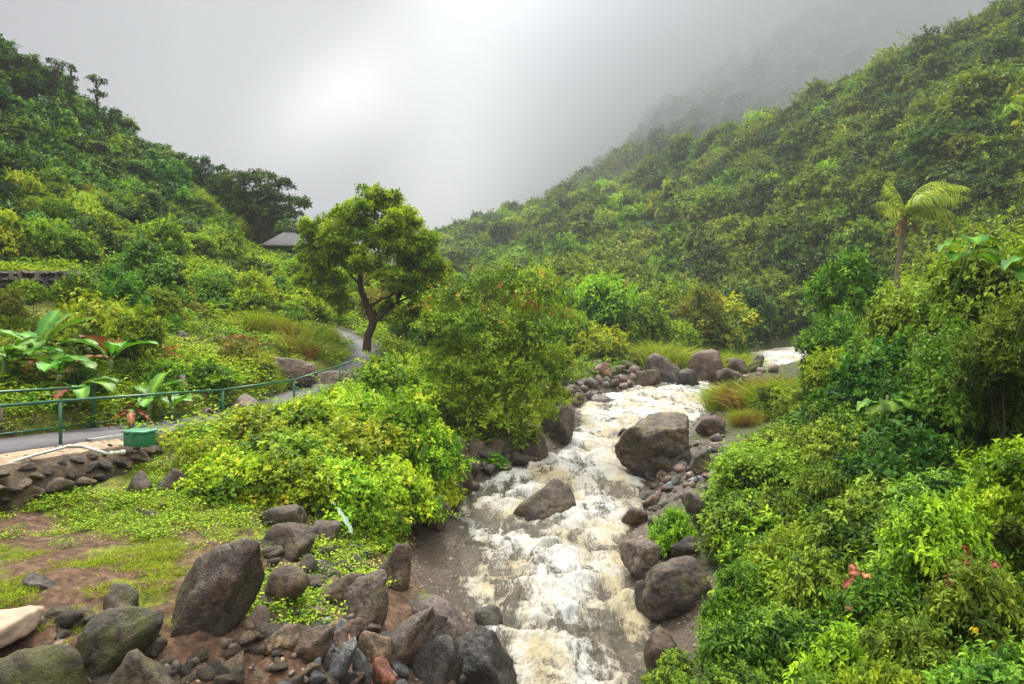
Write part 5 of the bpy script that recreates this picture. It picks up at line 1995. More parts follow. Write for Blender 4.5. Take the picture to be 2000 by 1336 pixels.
leafy_plant(75, 690, 22.5, [(150, 2.0, .30, (1.0, -.4), None), (95, 2.0, .28, (1.25, .5), None), (20, 2.2, .30, (1.1, .1), None), (60, 1.9, .3, (1.3, .4), None), (200, 2.3, .34, (.9, -.2), None), (-60, 1.6, .28, (.9, -.7), None),
                            (-30, 1.7, .26, (.3, -.9), None), (-10, 1.6, .2, (.0, -1.2), 'brownleaf'), (30, 1.5, .2, (.0, -1.2), 'brownleaf'), (-80, 1.3, .2, (-.2, -1.3), 'brownleaf'), (250, 1.6, .25, (.4, -.9), None)],
            'banana plant with tall arching leaves and withered brown ones beside the lime bush', seed=500)
leafy_plant(290, 690, 22.0, [(30, 1.3, .26, (1.0, .1), None), (75, 1.2, .24, (1.2, .6), None), (140, 1.2, .24, (.9, -.1), None), (-20, 1.3, .26, (.7, -.3), None), (100, 1.1, .2, (.6, -.3), None), (-70, 1.1, .22, (.5, -.6), None), (200, 1.0, .2, (.1, -1.1), 'brownleaf')],
            'broad-leaved plant with upright bright leaves above the rail end', seed=520, stem_h=.8)
leafy_plant(150, 770, 20.3, [(-15, 1.5, .26, (.55, -.7), None), (10, 1.3, .22, (.7, -.5), None), (190, 1.3, .22, (.5, -.6), None), (-50, 1.3, .22, (.4, -.9), None), (230, 1.2, .2, (.3, -1.0), 'brownleaf'), (60, 1.2, .2, (.6, -.6), None), (-100, 1.1, .2, (.2, -1.2), 'brownleaf')],
            'low broad-leaved plant with one long leaf hanging over the far rail', seed=540, stem_h=.7)
leafy_plant(8, 650, 20.5, [(-30, 1.3, .24, (.9, -.3), None), (20, 1.3, .26, (1.1, .1), None), (80, 1.2, .2, (1.0, -.2), None), (150, 1.2, .2, (.8, -.4), None)],
            'banana plant cut by the edge of the view above the rail', seed=560, stem_h=1.0)
leafy_plant(215, 655, 24.0, [(a, 1.9, .34, (1.0 + .1 * (i % 3), -.3 + .2 * (i % 2)), 'brownleaf' if i in (2, 5) else None) for i, a in enumerate((10, 60, 110, 160, 215, 265, 310))],
            'full banana plant in front of the rounded lime-green bush', seed=700, stem_h=.9)
leafy_plant(115, 735, 21.2, [(a, 1.7, .32, (.85 + .12 * (i % 3), -.5 + .2 * (i % 2)), 'brownleaf' if i in (1, 4) else None) for i, a in enumerate((-20, 35, 85, 140, 190, 240, 290, 330))],
            'wide banana plant with drooping leaves behind the far rail', seed=720, stem_h=.7)
leafy_plant(30, 740, 21.0, [(a, 1.5, .28, (.9, -.4), None) for a in (-40, 20, 70, 130, 200, 280)],
            'banana plant with yellowing neighbours behind the start of the far rail', seed=740, stem_h=.8)
leafy_plant(335, 700, 22.6, [(a, 1.1, .2, (.9, -.3), None) for a in (-30, 30, 95, 160, 230)],
            'small broad-leaved plant below the white drain pipe', seed=760, stem_h=.5)
leafy_plant(255, 775, 20.0, [(10, .8, .10, (.0, -1.2), 'brownleaf'), (80, .9, .12, (.2, -1.2), 'brownleaf'), (200, .8, .10, (-.1, -1.3), 'brownleaf'), (-60, .8, .11, (.2, -1.1), 'brownleaf'), (140, .8, .12, (.3, -.9), 'brownleaf'), (40, .8, .15, (1.0, .2), None)],
            'withered brown broad-leaved clump at the end of the far rail', name='withered_plant', seed=580, stem_h=.6)
# elephant-ear leaves in the thicket
for k, (px, py, d, lb) in enumerate(((1690, 745, 16.5, 'large dark heart-shaped leaves low in the thicket by the hollow'), (1840, 470, 17.0, 'broad blue-green leaves near the top of the tallest shrub'), (1960, 500, 13.0, 'broad pale green leaves at the edge of the tallest shrub'))):
    p = W(px, py, d)
    root = empty('broad_leaf_plant', (p[0], p[1] - 1.0, p[2] - .35), label=lb, cat='plant')
    V, F = tube([(0, .6, -1.2), (0, .2, -.4), (0, 0, .1)], [.05, .04, .03], 6)
    link('stem', mesh_np('stem', V, F, [M_STEM], smooth=True), root)
    for j in range(6):
        link('leaf', big_leaf(.75, .26, (.5, -.9), 'jungle', seed=600 + k * 10 + j, n=8), root, (0, 0, random.uniform(-.2, .2)), (0, 0, R(-90 + (j - 2.5) * 38)))
# pale long leaf drooping down under the lime bushes
p = W(640, 955, 15.6)
root = empty('drooping_plant', p, label='single long pale-backed leaf drooping over the bank', cat='plant')
V, F = tube([(-.05, .2, .25), (0, 0, .1), (.12, -.1, -.25)], [.012, .012, .01], 5)
link('stem', mesh_np('stem', V, F, [M_STEM], smooth=True), root)
link('leaf', big_leaf(.95, .085, (-.75, -1.0), 'paleleaf', seed=640), root, (.1, -.1, -.22), (0, 0, R(-25)))

# red-leaved plants on the garden slope
for k, (px, py, d, lb) in enumerate(((462, 672, 32, 'red-leaved plant beside the dry grass on the garden slope'), (490, 680, 32.5, 'orange-red plant at the end of the red-leaved row'), (448, 700, 30, 'small rusty red plant standing lower on the garden slope'), (322, 705, 27, 'small rusty plant among lime leaves on the garden slope'))):
    x, y, z = hit(px, py + 14)
    root = empty('red_leaved_plant', (x, y, z), (0, 0, 0), 1.35, label=lb, cat='plant')
    V, F = tube([(0, 0, -.1), (0, 0, .3), (.02, 0, .55)], [.03, .025, .02], 6)
    link('stem', mesh_np('stem', V, F, [M_BARKLIGHT], smooth=True), root)
    for j in range(11):
        me = big_leaf(.5, .065, (random.uniform(.3, 1.3), random.uniform(-.9, .2)), 'red', seed=660 + j + 20 * k, n=7)
        link('leaf', me, root, (0, 0, random.uniform(.15, .55)), (0, 0, random.uniform(0, 6.28)))


# ------------------------------------------------------------------ grasses
GR = [grass_mesh('grass_tuft', 700 + k, 'grass', n=190, h=.95, w=.022, rad=.26, lean=.5) for k in range(2)]
GD = [grass_mesh('dry_tuft', 710 + k, 'dry', n=120, h=.8, w=.028, rad=.15, lean=.7) for k in range(2)]
LAWN = [grass_mesh('lawn_tuft', 720 + k, 'grass', n=60, h=.10, w=.009, rad=.10, lean=1.3) for k in range(3)]


def herb_mesh(name, seed, mat, n=40, L=.05, rad=.12, h=.10, wr=.6):
    g = np.random.default_rng(seed)
    P = np.stack([g.normal(0, rad, n), g.normal(0, rad, n), g.uniform(.1, 1, n) * h], 1)
    D = unit(np.stack([g.normal(size=n), g.normal(size=n), g.uniform(-.1, .5, n)], 1))
    Nn = unit(np.array([0, 0, 1.0]) + g.normal(0, .3, (n, 3)))
    V, F, k = leaves(P, D, Nn, L * g.uniform(.7, 1.4, n), L * wr * g.uniform(.8, 1.2, n), T_LEAF if n < 60 else T_KITE)
    return mesh_np(name, V, F, [G[mat]], dict(tint=np.repeat(np.clip(g.normal(.5, .25, n), 0, 1), k)))


HERB = [herb_mesh('herb_a', 730, 'lime'), herb_mesh('herb_b', 731, 'fresh'), herb_mesh('herb_c', 732, 'lime', n=50, L=.04)]
BIGHERB = [herb_mesh('herb_d', 740, 'lime', n=90, L=.17, rad=.32, h=.5), herb_mesh('herb_e', 741, 'fresh', n=90, L=.15, rad=.32, h=.55), herb_mesh('herb_f', 742, 'olive', n=90, L=.13, rad=.3, h=.45)]


def tussock(px, py, wpx, hpx, d, label, meshes, n=9, name='grass_tussock', seed=1):
    """one grass tussock: several tufts rooted together"""
    g = np.random.default_rng(seed)
    p = W(px, py, d)
    z = tz(p[0], d)
    root = empty(name, (p[0], d, z), label=label, cat='grass')
    h = hpx * d / FPX
    w = wpx * d / FPX
    for k in range(n):
        ox = g.uniform(-.42, .42) * w
        oy = g.uniform(-.3, .3) * w
        s = h / .95 * g.uniform(.8, 1.2)
        zz = tz(p[0] + ox, d + oy) - z
        link('blades', meshes[k % len(meshes)], root, (ox, oy, zz - .03), (0, 0, g.uniform(0, 6.28)), (s * .8, s * .8, s * .8))
    return root


tussock(1345, 695, 70, 62, 56, 'tall yellow-green grass clump at the bend of the stream', GR, 12, seed=1)
tussock(1400, 698, 70, 60, 57, 'bright feathery grass clump beside the upper rapid', GR, 17, seed=2)
tussock(1300, 695, 50, 70, 55, 'grass clump at the edge of the green bushes', GR, 8, seed=3)
tussock(1435, 700, 40, 50, 59, 'low end of the feathery grass by the upper rapid', GR, 12, seed=4)
tussock(1425, 795, 50, 55, 36, 'yellow-green grass tussock leaning over the rapid', GR, 15, seed=5)
tussock(1485, 800, 70, 80, 34, 'orange dry grass tussock beside the rapid', GD, 14, seed=6)
tussock(1465, 830, 60, 36, 31, 'low orange-yellow grass clump above the pink rock', GD + GR, 13, seed=7)
tussock(1520, 770, 80, 70, 33, 'green grass clump behind the orange tussock', GR, 9, seed=8)
tussock(1470, 920, 60, 60, 21.5, 'bright green grass clump beside the rubble', GR, 15, seed=9)
tussock(1520, 890, 70, 70, 22.5, 'tall bright grass clump above the rubble', GR, 10, seed=10)
tussock(1500, 980, 60, 50, 18.5, 'grass clump with a yellow tip above the leaning slab', GR + GD[:1], 9, seed=11)
tussock(1570, 850, 70, 60, 24, 'green grass clump below the open shrub', GR, 9, seed=12)
tussock(585, 690, 60, 50, 37, 'pale dry grass clump beside the looping path', GD + GR[:1], 10, seed=13)
tussock(545, 660, 60, 50, 40, 'straw-coloured grass on the garden slope', GD + GR[:1], 9, seed=14)
tussock(510, 640, 60, 55, 40, 'tall green grass clump on the garden slope', GR, 9, seed=15)
tussock(640, 668, 60, 24, 44, 'low green grass inside the loop of the path', GR, 8, seed=16)


def place_src(name, meshes, locs, label, cat, group):
    """the plants that also stand as patterns for the ground cover"""
    out = []
    for me, (px, py), lb in zip(meshes, locs, label):
        x, y, z = hit(px, py)
        root = empty(name, (x, y, z - .01), label=lb, cat=cat, group=group)
        out.append(link('blades' if cat == 'grass' else 'foliage', me, root))
    return out


s_lawn = place_src('grass_tuft', LAWN, ((120, 1060), (180, 1090), (260, 1060)), ('short grass tuft on the shelf below the pale stones', 'short grass tuft in the middle of the grassy shelf', 'short grass tuft towards the rounded boulder on the shelf'), 'grass', 'tufts on the grassy shelf')
s_herb = place_src('herb', HERB, ((330, 1010), (520, 1170), (240, 1020)), ('bright herb below the slanting grey rock', 'bright herb in the patch among the bank rocks', 'bright herb at the wall foot'), 'herb', 'herbs on the grassy shelf')
s_big = place_src('garden_plant', BIGHERB, ((350, 720), (400, 740), (440, 640)), ('low lime plant beside the placard', 'low fresh green plant behind the rail', 'low olive plant near the red-leaved row'), 'plant', 'low plants in the garden')


def ground_cover():
    g = np.random.default_rng(88)
    # the shelf under the wall
    x = g.uniform(-14.5, -1.8, 60000)
    y = g.uniform(7.5, 19.5, 60000)
    z = terrain(x, y)
    dpath = np.sqrt(((x[:, None] - PATHS[None, ::4, 0]) ** 2 + (y[:, None] - PATHS[None, ::4, 1]) ** 2).min(1))
    ok = in_view(x, y, z, 60) & (dpath > 1.9) & (x < edge_l(y) - 1.5)
    patch = fbm(P3(x * .55, y * .55, 2), 3) + fbm(P3(x * 1.9, y * 1.9, 7), 2) * .6
    shelf = smooth01((-4.6 - x) / 2) * smooth01((y - 9.3) / .8)
    wallfoot = smooth01((y - 12.2 - (x + 12) * .1) / 2.0)
    far = smooth01((y - 14.5) / 2)
    prob_l = np.clip(shelf * (.10 + patch * 2.4), 0, 1)
    ml = ok & (g.random(len(x)) < prob_l * .42)
    prob_h = np.clip(np.maximum(wallfoot, far * .35) * (.3 + patch * 2.8), 0, 1)
    # the bright patch among the rocks
    prob_h = np.maximum(prob_h, np.clip(1.5 - np.hypot((x + 3.9) / .75, (y - 11.6) / .8) * 1.1, 0, 1))
    prob_h = np.maximum(prob_h, .9 * np.clip(1.3 - np.hypot((x + 3.2) / .55, (y - 13.2) / 1.0), 0, 1))
    mh = ok & ~ml & (g.random(len(x)) < prob_h * .24)
    a, b = np.where(ml)[0], np.where(mh)[0]
    P = np.concatenate([np.stack([x[a], y[a], z[a] - .01], 1), np.stack([x[b], y[b], z[b]], 1)])
    idx = np.concatenate([g.integers(0, 3, len(a)), 3 + g.integers(0, 3, len(b))])
    s = np.concatenate([g.uniform(.5, 1.3, len(a)), g.uniform(.7, 1.5, len(b))])
    print('cover', len(a), len(b))
    scatter('grass', 'short grass and herbs on the shelf under the wall', P, g.uniform(0, 6.28, len(P)), s, idx, s_lawn + s_herb)
    # garden, slopes along the path and the valley floor
    x1, y1 = grid_pts(g, -42, 12, 11, 76, .42)
    z1 = terrain(x1, y1)
    dp = np.sqrt(((x1[:, None] - PATHS[None, ::4, 0]) ** 2 + (y1[:, None] - PATHS[None, ::4, 1]) ** 2).min(1))
    pathx = np.interp(y1, PATHS[:, 1], PATHS[:, 0])
    ok = in_view(x1, y1, z1, 60) & (dp > 1.3) & (x1 < edge_l(y1) - 2.2)
    ok &= (x1 < pathx) | (y1 > 18.5)
    ok &= ~((x1 < pathx + 3.0) & (x1 > pathx) & (y1 < 17))
    pt = fbm(P3(x1 * .16, y1 * .16, 6), 3)
    keep = g.random(len(x1)) < np.where(y1 > 34, .55, .95) * np.clip(.85 + pt * 1.5, .35, 1)
    ok &= keep
    ok &= ~((x1 < -18.5) & (y1 > 29.2) & (y1 < 31.6))
    # worn rocky streaks
    ok &= ~((np.abs(y1 - (31 + (x1 + 19) * .6)) < .9) & (x1 < -13) & (x1 > -21))
    x1, y1, z1, pt = x1[ok], y1[ok], z1[ok], pt[ok]
    idx = np.where(pt > .03, 0, np.where(g.random(len(x1)) < .7, 1, 2))
    gi = (pt < -.12) & (g.random(len(x1)) < .5)
    idx = np.where(gi, 3, idx)
    s = g.uniform(.6, 1.15, len(x1)) * np.interp(y1, [15, 40, 76], [.8, 1.15, 1.9])
    s = np.where(idx == 3, s * .55, s)
    tuft = bpy.data.objects['grass_tussock'].children[0]
    print('garden', len(x1))
    scatter('ground_cover', 'bright leafy ground cover on the garden slope', np.stack([x1, y1, z1], 1), g.uniform(0, 6.28, len(x1)), s, idx, s_big + [tuft])
    # the steep hills between the shrubs are covered by the same growth as the shrubs


ground_cover()


# fallen and dead leaves caught in the thicket
def dead_leaves():
    g = np.random.default_rng(99)
    spots = [(1672, 1130, 8.6, 'cluster of curled orange dead leaves caught in the thicket', 'brownleaf', 5, .16), (1885, 1088, 7.2, 'small orange dead leaf pair in the thicket', 'brownleaf', 2, .12), (1855, 1112, 7.2, 'pale pinkish dead leaf in the thicket', 'brownleaf', 1, .12),
             (1960, 1110, 6.6, 'reddish brown leaf half hidden in the thicket', 'brownleaf', 1, .11), (1895, 1228, 6.2, 'single bright yellow leaf in the thicket', 'yellowleaf', 1, .10), (1660, 1190, 7.8, 'tan dead leaf under the orange cluster', 'brownleaf', 1, .09)]
    for px, py, d, lb, mat, n, L in spots:
        p = W(px, py, d - .75)
        root = empty('dead_leaf' if n == 1 else 'dead_leaf_cluster', p, label=lb, cat='leaf')
        for k in range(n):
            me = big_leaf(L * g.uniform(.8, 1.3), L * .3, (g.uniform(-.2, .8), g.uniform(-1.2, .4)), mat, n=6, seed=800 + k)
            link('leaf', me, root, g.normal(0, L * .35, 3), (g.uniform(-1, 1), g.uniform(-1, 1), g.uniform(0, 6.28)))


dead_leaves()


# ------------------------------------------------------------------ rails, wall, box, pipe, sign, house
def box_arr(c, s, rot=0.0):
    c, s = np.array(c, float), np.array(s, float) / 2
    V = np.array([(x, y, z) for x in (-1, 1) for y in (-1, 1) for z in (-1, 1)], float) * s
    ca, sa = math.cos(rot), math.sin(rot)
    V = np.stack([V[:, 0] * ca - V[:, 1] * sa, V[:, 0] * sa + V[:, 1] * ca, V[:, 2]], 1) + c
    F = np.array([(0, 1, 3, 2), (4, 6, 7, 5), (0, 4, 5, 1), (2, 3, 7, 6), (0, 2, 6, 4), (1, 5, 7, 3)])
    return V, F


def box_obj(name, c, s, mat, parent=None, rot=0.0, bevel=0.0, **kw):
    V, F = box_arr((0, 0, 0), s, 0)
    me = mesh_np(name, V, F, [mat])
    o = link(name, me, parent, c, (0, 0, rot), **kw)
    if bevel:
        m = o.modifiers.new('bevel', 'BEVEL')
        m.width = bevel
        m.segments = 2
    return o


def tube_obj(name, pts, r, mat, parent=None, seg=10, **kw):
    pts = np.array(pts, float)
    V, F = tube(pts, np.full(len(pts), r) if np.isscalar(r) else r, seg)
    return link(name, mesh_np(name, V, F, [mat], smooth=True), parent, **kw)


def railing(label, posts, top_ext, h, low=None, mid=False, r=.038):
    """posts: list of (x, y, z) feet"""
    root = empty('railing', posts[0], label=label, cat='railing')
    o0 = np.array(posts[0])
    tops = []
    for p in posts:
        q = np.array(p) - o0
        tube_obj('post', [q + (0, 0, -.25), q + (0, 0, h - .02)], r * 1.05, M_RAIL, root)
        tops.append(q + (0, 0, h))
    line = [np.array(e) - o0 for e in top_ext[0]] + tops + [np.array(e) - o0 for e in top_ext[1]]
    for a, b in zip(line[:-1], line[1:]):
        tube_obj('rail', [a, (a + b) / 2, b], r * .95, M_RAIL, root)
    if low is not None:
        for a, b in zip(low[:-1], low[1:]):
            a, b = np.array(a) - o0, np.array(b) - o0
            tube_obj('lower_rail', [a, (a + b) / 2, b], r * .9, M_RAIL, root)
    return root


def on_path(y, off, dz=0.0):
    """a point beside the path centre line: off > 0 towards the stream"""
    i = int(np.abs(PATHS[:, 1] - y).argmin())
    T = unit((PATHS[min(i + 1, len(PATHS) - 1)] - PATHS[max(i - 1, 0)])[:2])
    s = np.array([T[1], -T[0]])
    p = PATHS[i, :2] + s * off
    return np.array([p[0], p[1], PATHS[i, 2] + dz])


near_posts = [on_path(y, 1.06) for y in (11.6, 17.0, 22.4, 27.4, 32.0)]
railing('green pipe railing on the stream side of the path', near_posts, ([on_path(9.5, 1.0, 1.05)], [on_path(35, 1.0, .9)]), 1.05)
far_posts = [on_path(y, -1.3) for y in (10.4, 15.2, 19.9)]
railing('green pipe railing on the garden side of the path', far_posts, ([], []), 1.2, low=[on_path(y, -1.3, .10) for y in (10.4, 15.2, 19.9, 24, 28, 32)])

# mortared rubble wall holding up the path
def mortar_wall():
    g = np.random.default_rng(41)
    root = empty('stone_wall', on_path(13, 1.5, -.6), label='tan mortared rubble wall holding up the path', cat='wall')
    o0 = np.array(root.location)
    ys = np.linspace(9.0, 20.4, 60)
    prof = [(1.10, -.02), (1.25, -.02), (1.75, -.16), (2.1, -.42), (2.25, -.8), (2.35, -1.35)]
    V, n = [], len(prof)
    for y in ys:
        taper = 1 - .6 * smooth01((y - 18.0) / 2.2)
        for (a, z) in prof:
            p = on_path(y, .96 + (a - .96) * taper, z if a < 1.3 else z)
            V.append(p)
    V = np.array(V)
    nz = fbm(V * 1.8, 3)
    for k in range(len(V)):
        if k % n not in (0,):
            V[k] += (nz[k] * .12, 0, nz[k] * .10 - (.0 if k % n > 1 else 0))
    F = []
    for i in range(len(ys) - 1):
        for j in range(n - 1):
            a = i * n + j
            F.append((a, a + n, a + n + 1, a + 1))
    # subdivide the look of the mortar with relief in the material
    F = np.array(F)
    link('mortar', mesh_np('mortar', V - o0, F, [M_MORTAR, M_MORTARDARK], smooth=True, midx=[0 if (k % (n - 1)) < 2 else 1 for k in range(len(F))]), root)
    cols = [C_BROWN, (.16, .12, .09, 1), C_TAN, C_DARK, (.20, .15, .10, 1)]
    grid = V.reshape(len(ys), n, 3)
    cnt = 0
    placed = []
    for t in range(2600):
        u, v = g.uniform(0, len(ys) - 1.01), g.uniform(.55, n - 1.01)
        i, j = int(u), int(v)
        fu, fv = u - i, v - j
        p = (grid[i, j] * (1 - fu) + grid[i + 1, j] * fu) * (1 - fv) + (grid[i, j + 1] * (1 - fu) + grid[i + 1, j + 1] * fu) * fv
        top = v < 2.2
        s = g.uniform(.07, .2) if top else g.uniform(.16, .40)
        if any(np.linalg.norm(p - q) < (s + r) * (.78 if top else .60) for q, r in placed):
            continue
        placed.append((p, s))
        me = ROCKS[g.integers(8)]
        o = link('stone', me, root, p - o0 - np.array([0, 0, s * (.35 if top else .1)]), (g.normal(0, .25), g.normal(0, .25), g.uniform(0, 6.28)), (s * 1.15, s, s * g.uniform(.55, .85)))
        c = cols[g.integers(len(cols))]
        f = g.uniform(.8, 1.25)
        o.color = (c[0] * f, c[1] * f, c[2] * f, 1)
        cnt += 1
        if cnt >= 290:
            break
    print('wall stones', cnt)


mortar_wall()

# old dark wall above the garden
def old_wall():
    g = np.random.default_rng(43)
    line = [(-29.0, 29.2), (-25, 29.8), (-22.4, 30.8), (-20.8, 33.0)]
    line = resample([(a, b, 0) for a, b in line], 8)[:, :2]
    root = empty('garden_wall', (line[0][0], line[0][1], tz(*line[0]) - 1), label='dark dry stone wall at the head of the garden under the bushes', cat='wall')
    o0 = np.array(root.location)
    V, F = [], []
    tops = []
    for k, (x, y) in enumerate(line):
        zt = W(100, 528, y)[2]
        zb = zt - 2.6
        tops.append(zt)
        V += [(x, y, zb), (x - .1, y + .35, zt), (x - .5, y + .9, zt), (x - .5, y + .9, zb)]
    for i in range(len(line) - 1):
        for j in range(3):
            a = i * 4 + j
            F.append((a, a + 4, a + 5, a + 1))
    link('core', mesh_np('core', np.array(V) - o0, np.array(F), [M_DARKW]), root)
    cnt = 0
    for i in range(len(line) - 1):
        L = np.linalg.norm(line[i + 1] - line[i])
        for row in range(7):
            m = max(1, int(L / .42))
            for j in range(m):
                f = (j + g.uniform(.2, .8)) / m
                p = line[i] * (1 - f) + line[i + 1] * f
                z = tops[i] - .12 - row * .29 + g.normal(0, .03)
                s = g.uniform(.15, .24)
                o = link('stone', ROCKS[g.integers(8)], root, np.array([p[0] - .02, p[1] + .02 + .05 * (6 - row), z]) - o0, (g.normal(0, .2), g.normal(0, .2), g.uniform(0, 6.28)), (s * 1.25, s, s * .8))
                c = [C_BROWN, C_DARK, (.13, .10, .075, 1)][g.integers(3)]
                o.color = c
                cnt += 1
    print('old wall stones', cnt)


old_wall()

# low roadside wall under the house
road = [(-31, 44), (-26.5, 50), (-24, 56), (-21.5, 62), (-17.5, 66)]
rz = lambda p: W(400, 521, p[1])[2]
root = empty('road_wall', (road[0][0], road[0][1], rz(road[0])), label='low grey roadside wall running below the flat-topped tree to the house', cat='wall')
for a, b in zip(road[:-1], road[1:]):
    L = math.dist(a, b)
    ang = math.atan2(b[1] - a[1], b[0] - a[0])
    m = ((a[0] + b[0]) / 2, (a[1] + b[1]) / 2)
    z = (rz(a) + rz(b)) / 2
    box_obj('wall_panel', (m[0] - road[0][0], m[1] - road[0][1], z - rz(road[0]) - .9), (L * .99, .3, 2.2), M_BARKLIGHT, root, ang)
    box_obj('coping', (m[0] - road[0][0], m[1] - road[0][1], z - rz(road[0]) + .16), (L * .99, .42, .12), M_CONC, root, ang)


# green utility box
def utility_box():
    p = W(273, 868, 17.4)
    q = on_path(17.9, 1.35)
    root = empty('utility_box', (p[0], p[1], p[2] - .02), (0, 0, R(-14)), label='green plastic utility box with paler lid by the path edge', cat='utility box')
    box_obj('body', (0, 0, .16), (.62, .42, .34), M_BOX, root, bevel=.02)
    box_obj('lid', (0, 0, .365), (.68, .48, .06), M_BOXLID, root, bevel=.015)
    box_obj('lid_rib', (0, .1, .405), (.56, .05, .018), M_BOXLID, root, bevel=.006)
    box_obj('lid_rib', (0, -.1, .405), (.56, .05, .018), M_BOXLID, root, bevel=.006)
    box_obj('latch', (0, -.25, .30), (.09, .02, .08), M_BOX, root, bevel=.004)


utility_box()


def pipe():
    pts = [W(-60, 930, 14.4), W(0, 912, 14.8), W(70, 890, 15.4), W(135, 873, 15.9), W(160, 873, 16.1), W(210, 888, 15.9)]
    for p in pts:
        p[2] += .02
    o = empty('water_pipe', pts[0], label='white plastic pipe lying on top of the mortared wall', cat='pipe')
    o0 = pts[0]
    tube_obj('pipe_run', [p - o0 for p in pts[:4]], .035, M_PVC, o)
    tube_obj('elbow', [pts[3] - o0 - (pts[3] - pts[2]) * .08, pts[3] - o0, pts[4] - o0, pts[4] - o0 + (pts[5] - pts[4]) * .08], .046, M_PVC, o)
    tube_obj('pipe_branch', [p - o0 for p in pts[4:]], .035, M_PVC, o)
    e = pts[5] - o0
    for k in range(3):
        a = e + np.array([.03 + k * .13, .03, .015 * k])
        tube_obj('fitting', [a, a + (.045, .01, 0), a + (.09, .02, 0)], .055 if k != 1 else .042, M_PVC, o)
    # a short white pipe end seen higher up in the garden
    x, y, z = hit(345, 682)
    r2 = empty('drain_pipe', (x, y, z + .06), label='short white pipe end lying in the garden above the bed', cat='pipe')
    tube_obj('pipe_run', [(-.7, 0, 0), (0, 0, .02), (.55, .05, .04)], .06, M_PVC, r2)
    tube_obj('fitting', [(.5, .045, .04), (.6, .05, .04), (.7, .06, .045)], .08, M_PVC, r2)


pipe()

# small placard on a post
x, y, z = hit(357, 785)
root = empty('placard', (x, y, z), (0, 0, R(8)), label='small faded pinkish placard on a thin post in the garden bed', cat='sign')
tube_obj('post', [(0, 0, -.1), (0, 0, .45)], .015, M_RAIL, root)
b_ = box_obj('sign_plate', (0, -.02, .68), (.20, .02, .50), M_SIGN, root, bevel=.004)
b_.rotation_euler = (R(-8), R(-6), 0)

# weathered stump-like post at the garden edge
x, y, z = hit(4, 850)
tube_obj('wooden_post', [(x - .1, y, z - .2), (x - .1, y, z + .3), (x - .08, y, z + .75)], [.12, .11, .10], M_BARKLIGHT, label='weathered brown wooden post beside the path at the edge of the view', cat='post')

# twig lying on the stones
p = W(672, 1262, 10.6)
tube_obj('stick', [p + (0, .3, .1), p + (.06, .1, .08), p + (.17, -.08, .0)], [.012, .011, .006], plain_mat('stick', (.35, .14, .06), .7), label='thin orange-brown stick lying on the stones', cat='stick', seg=6)


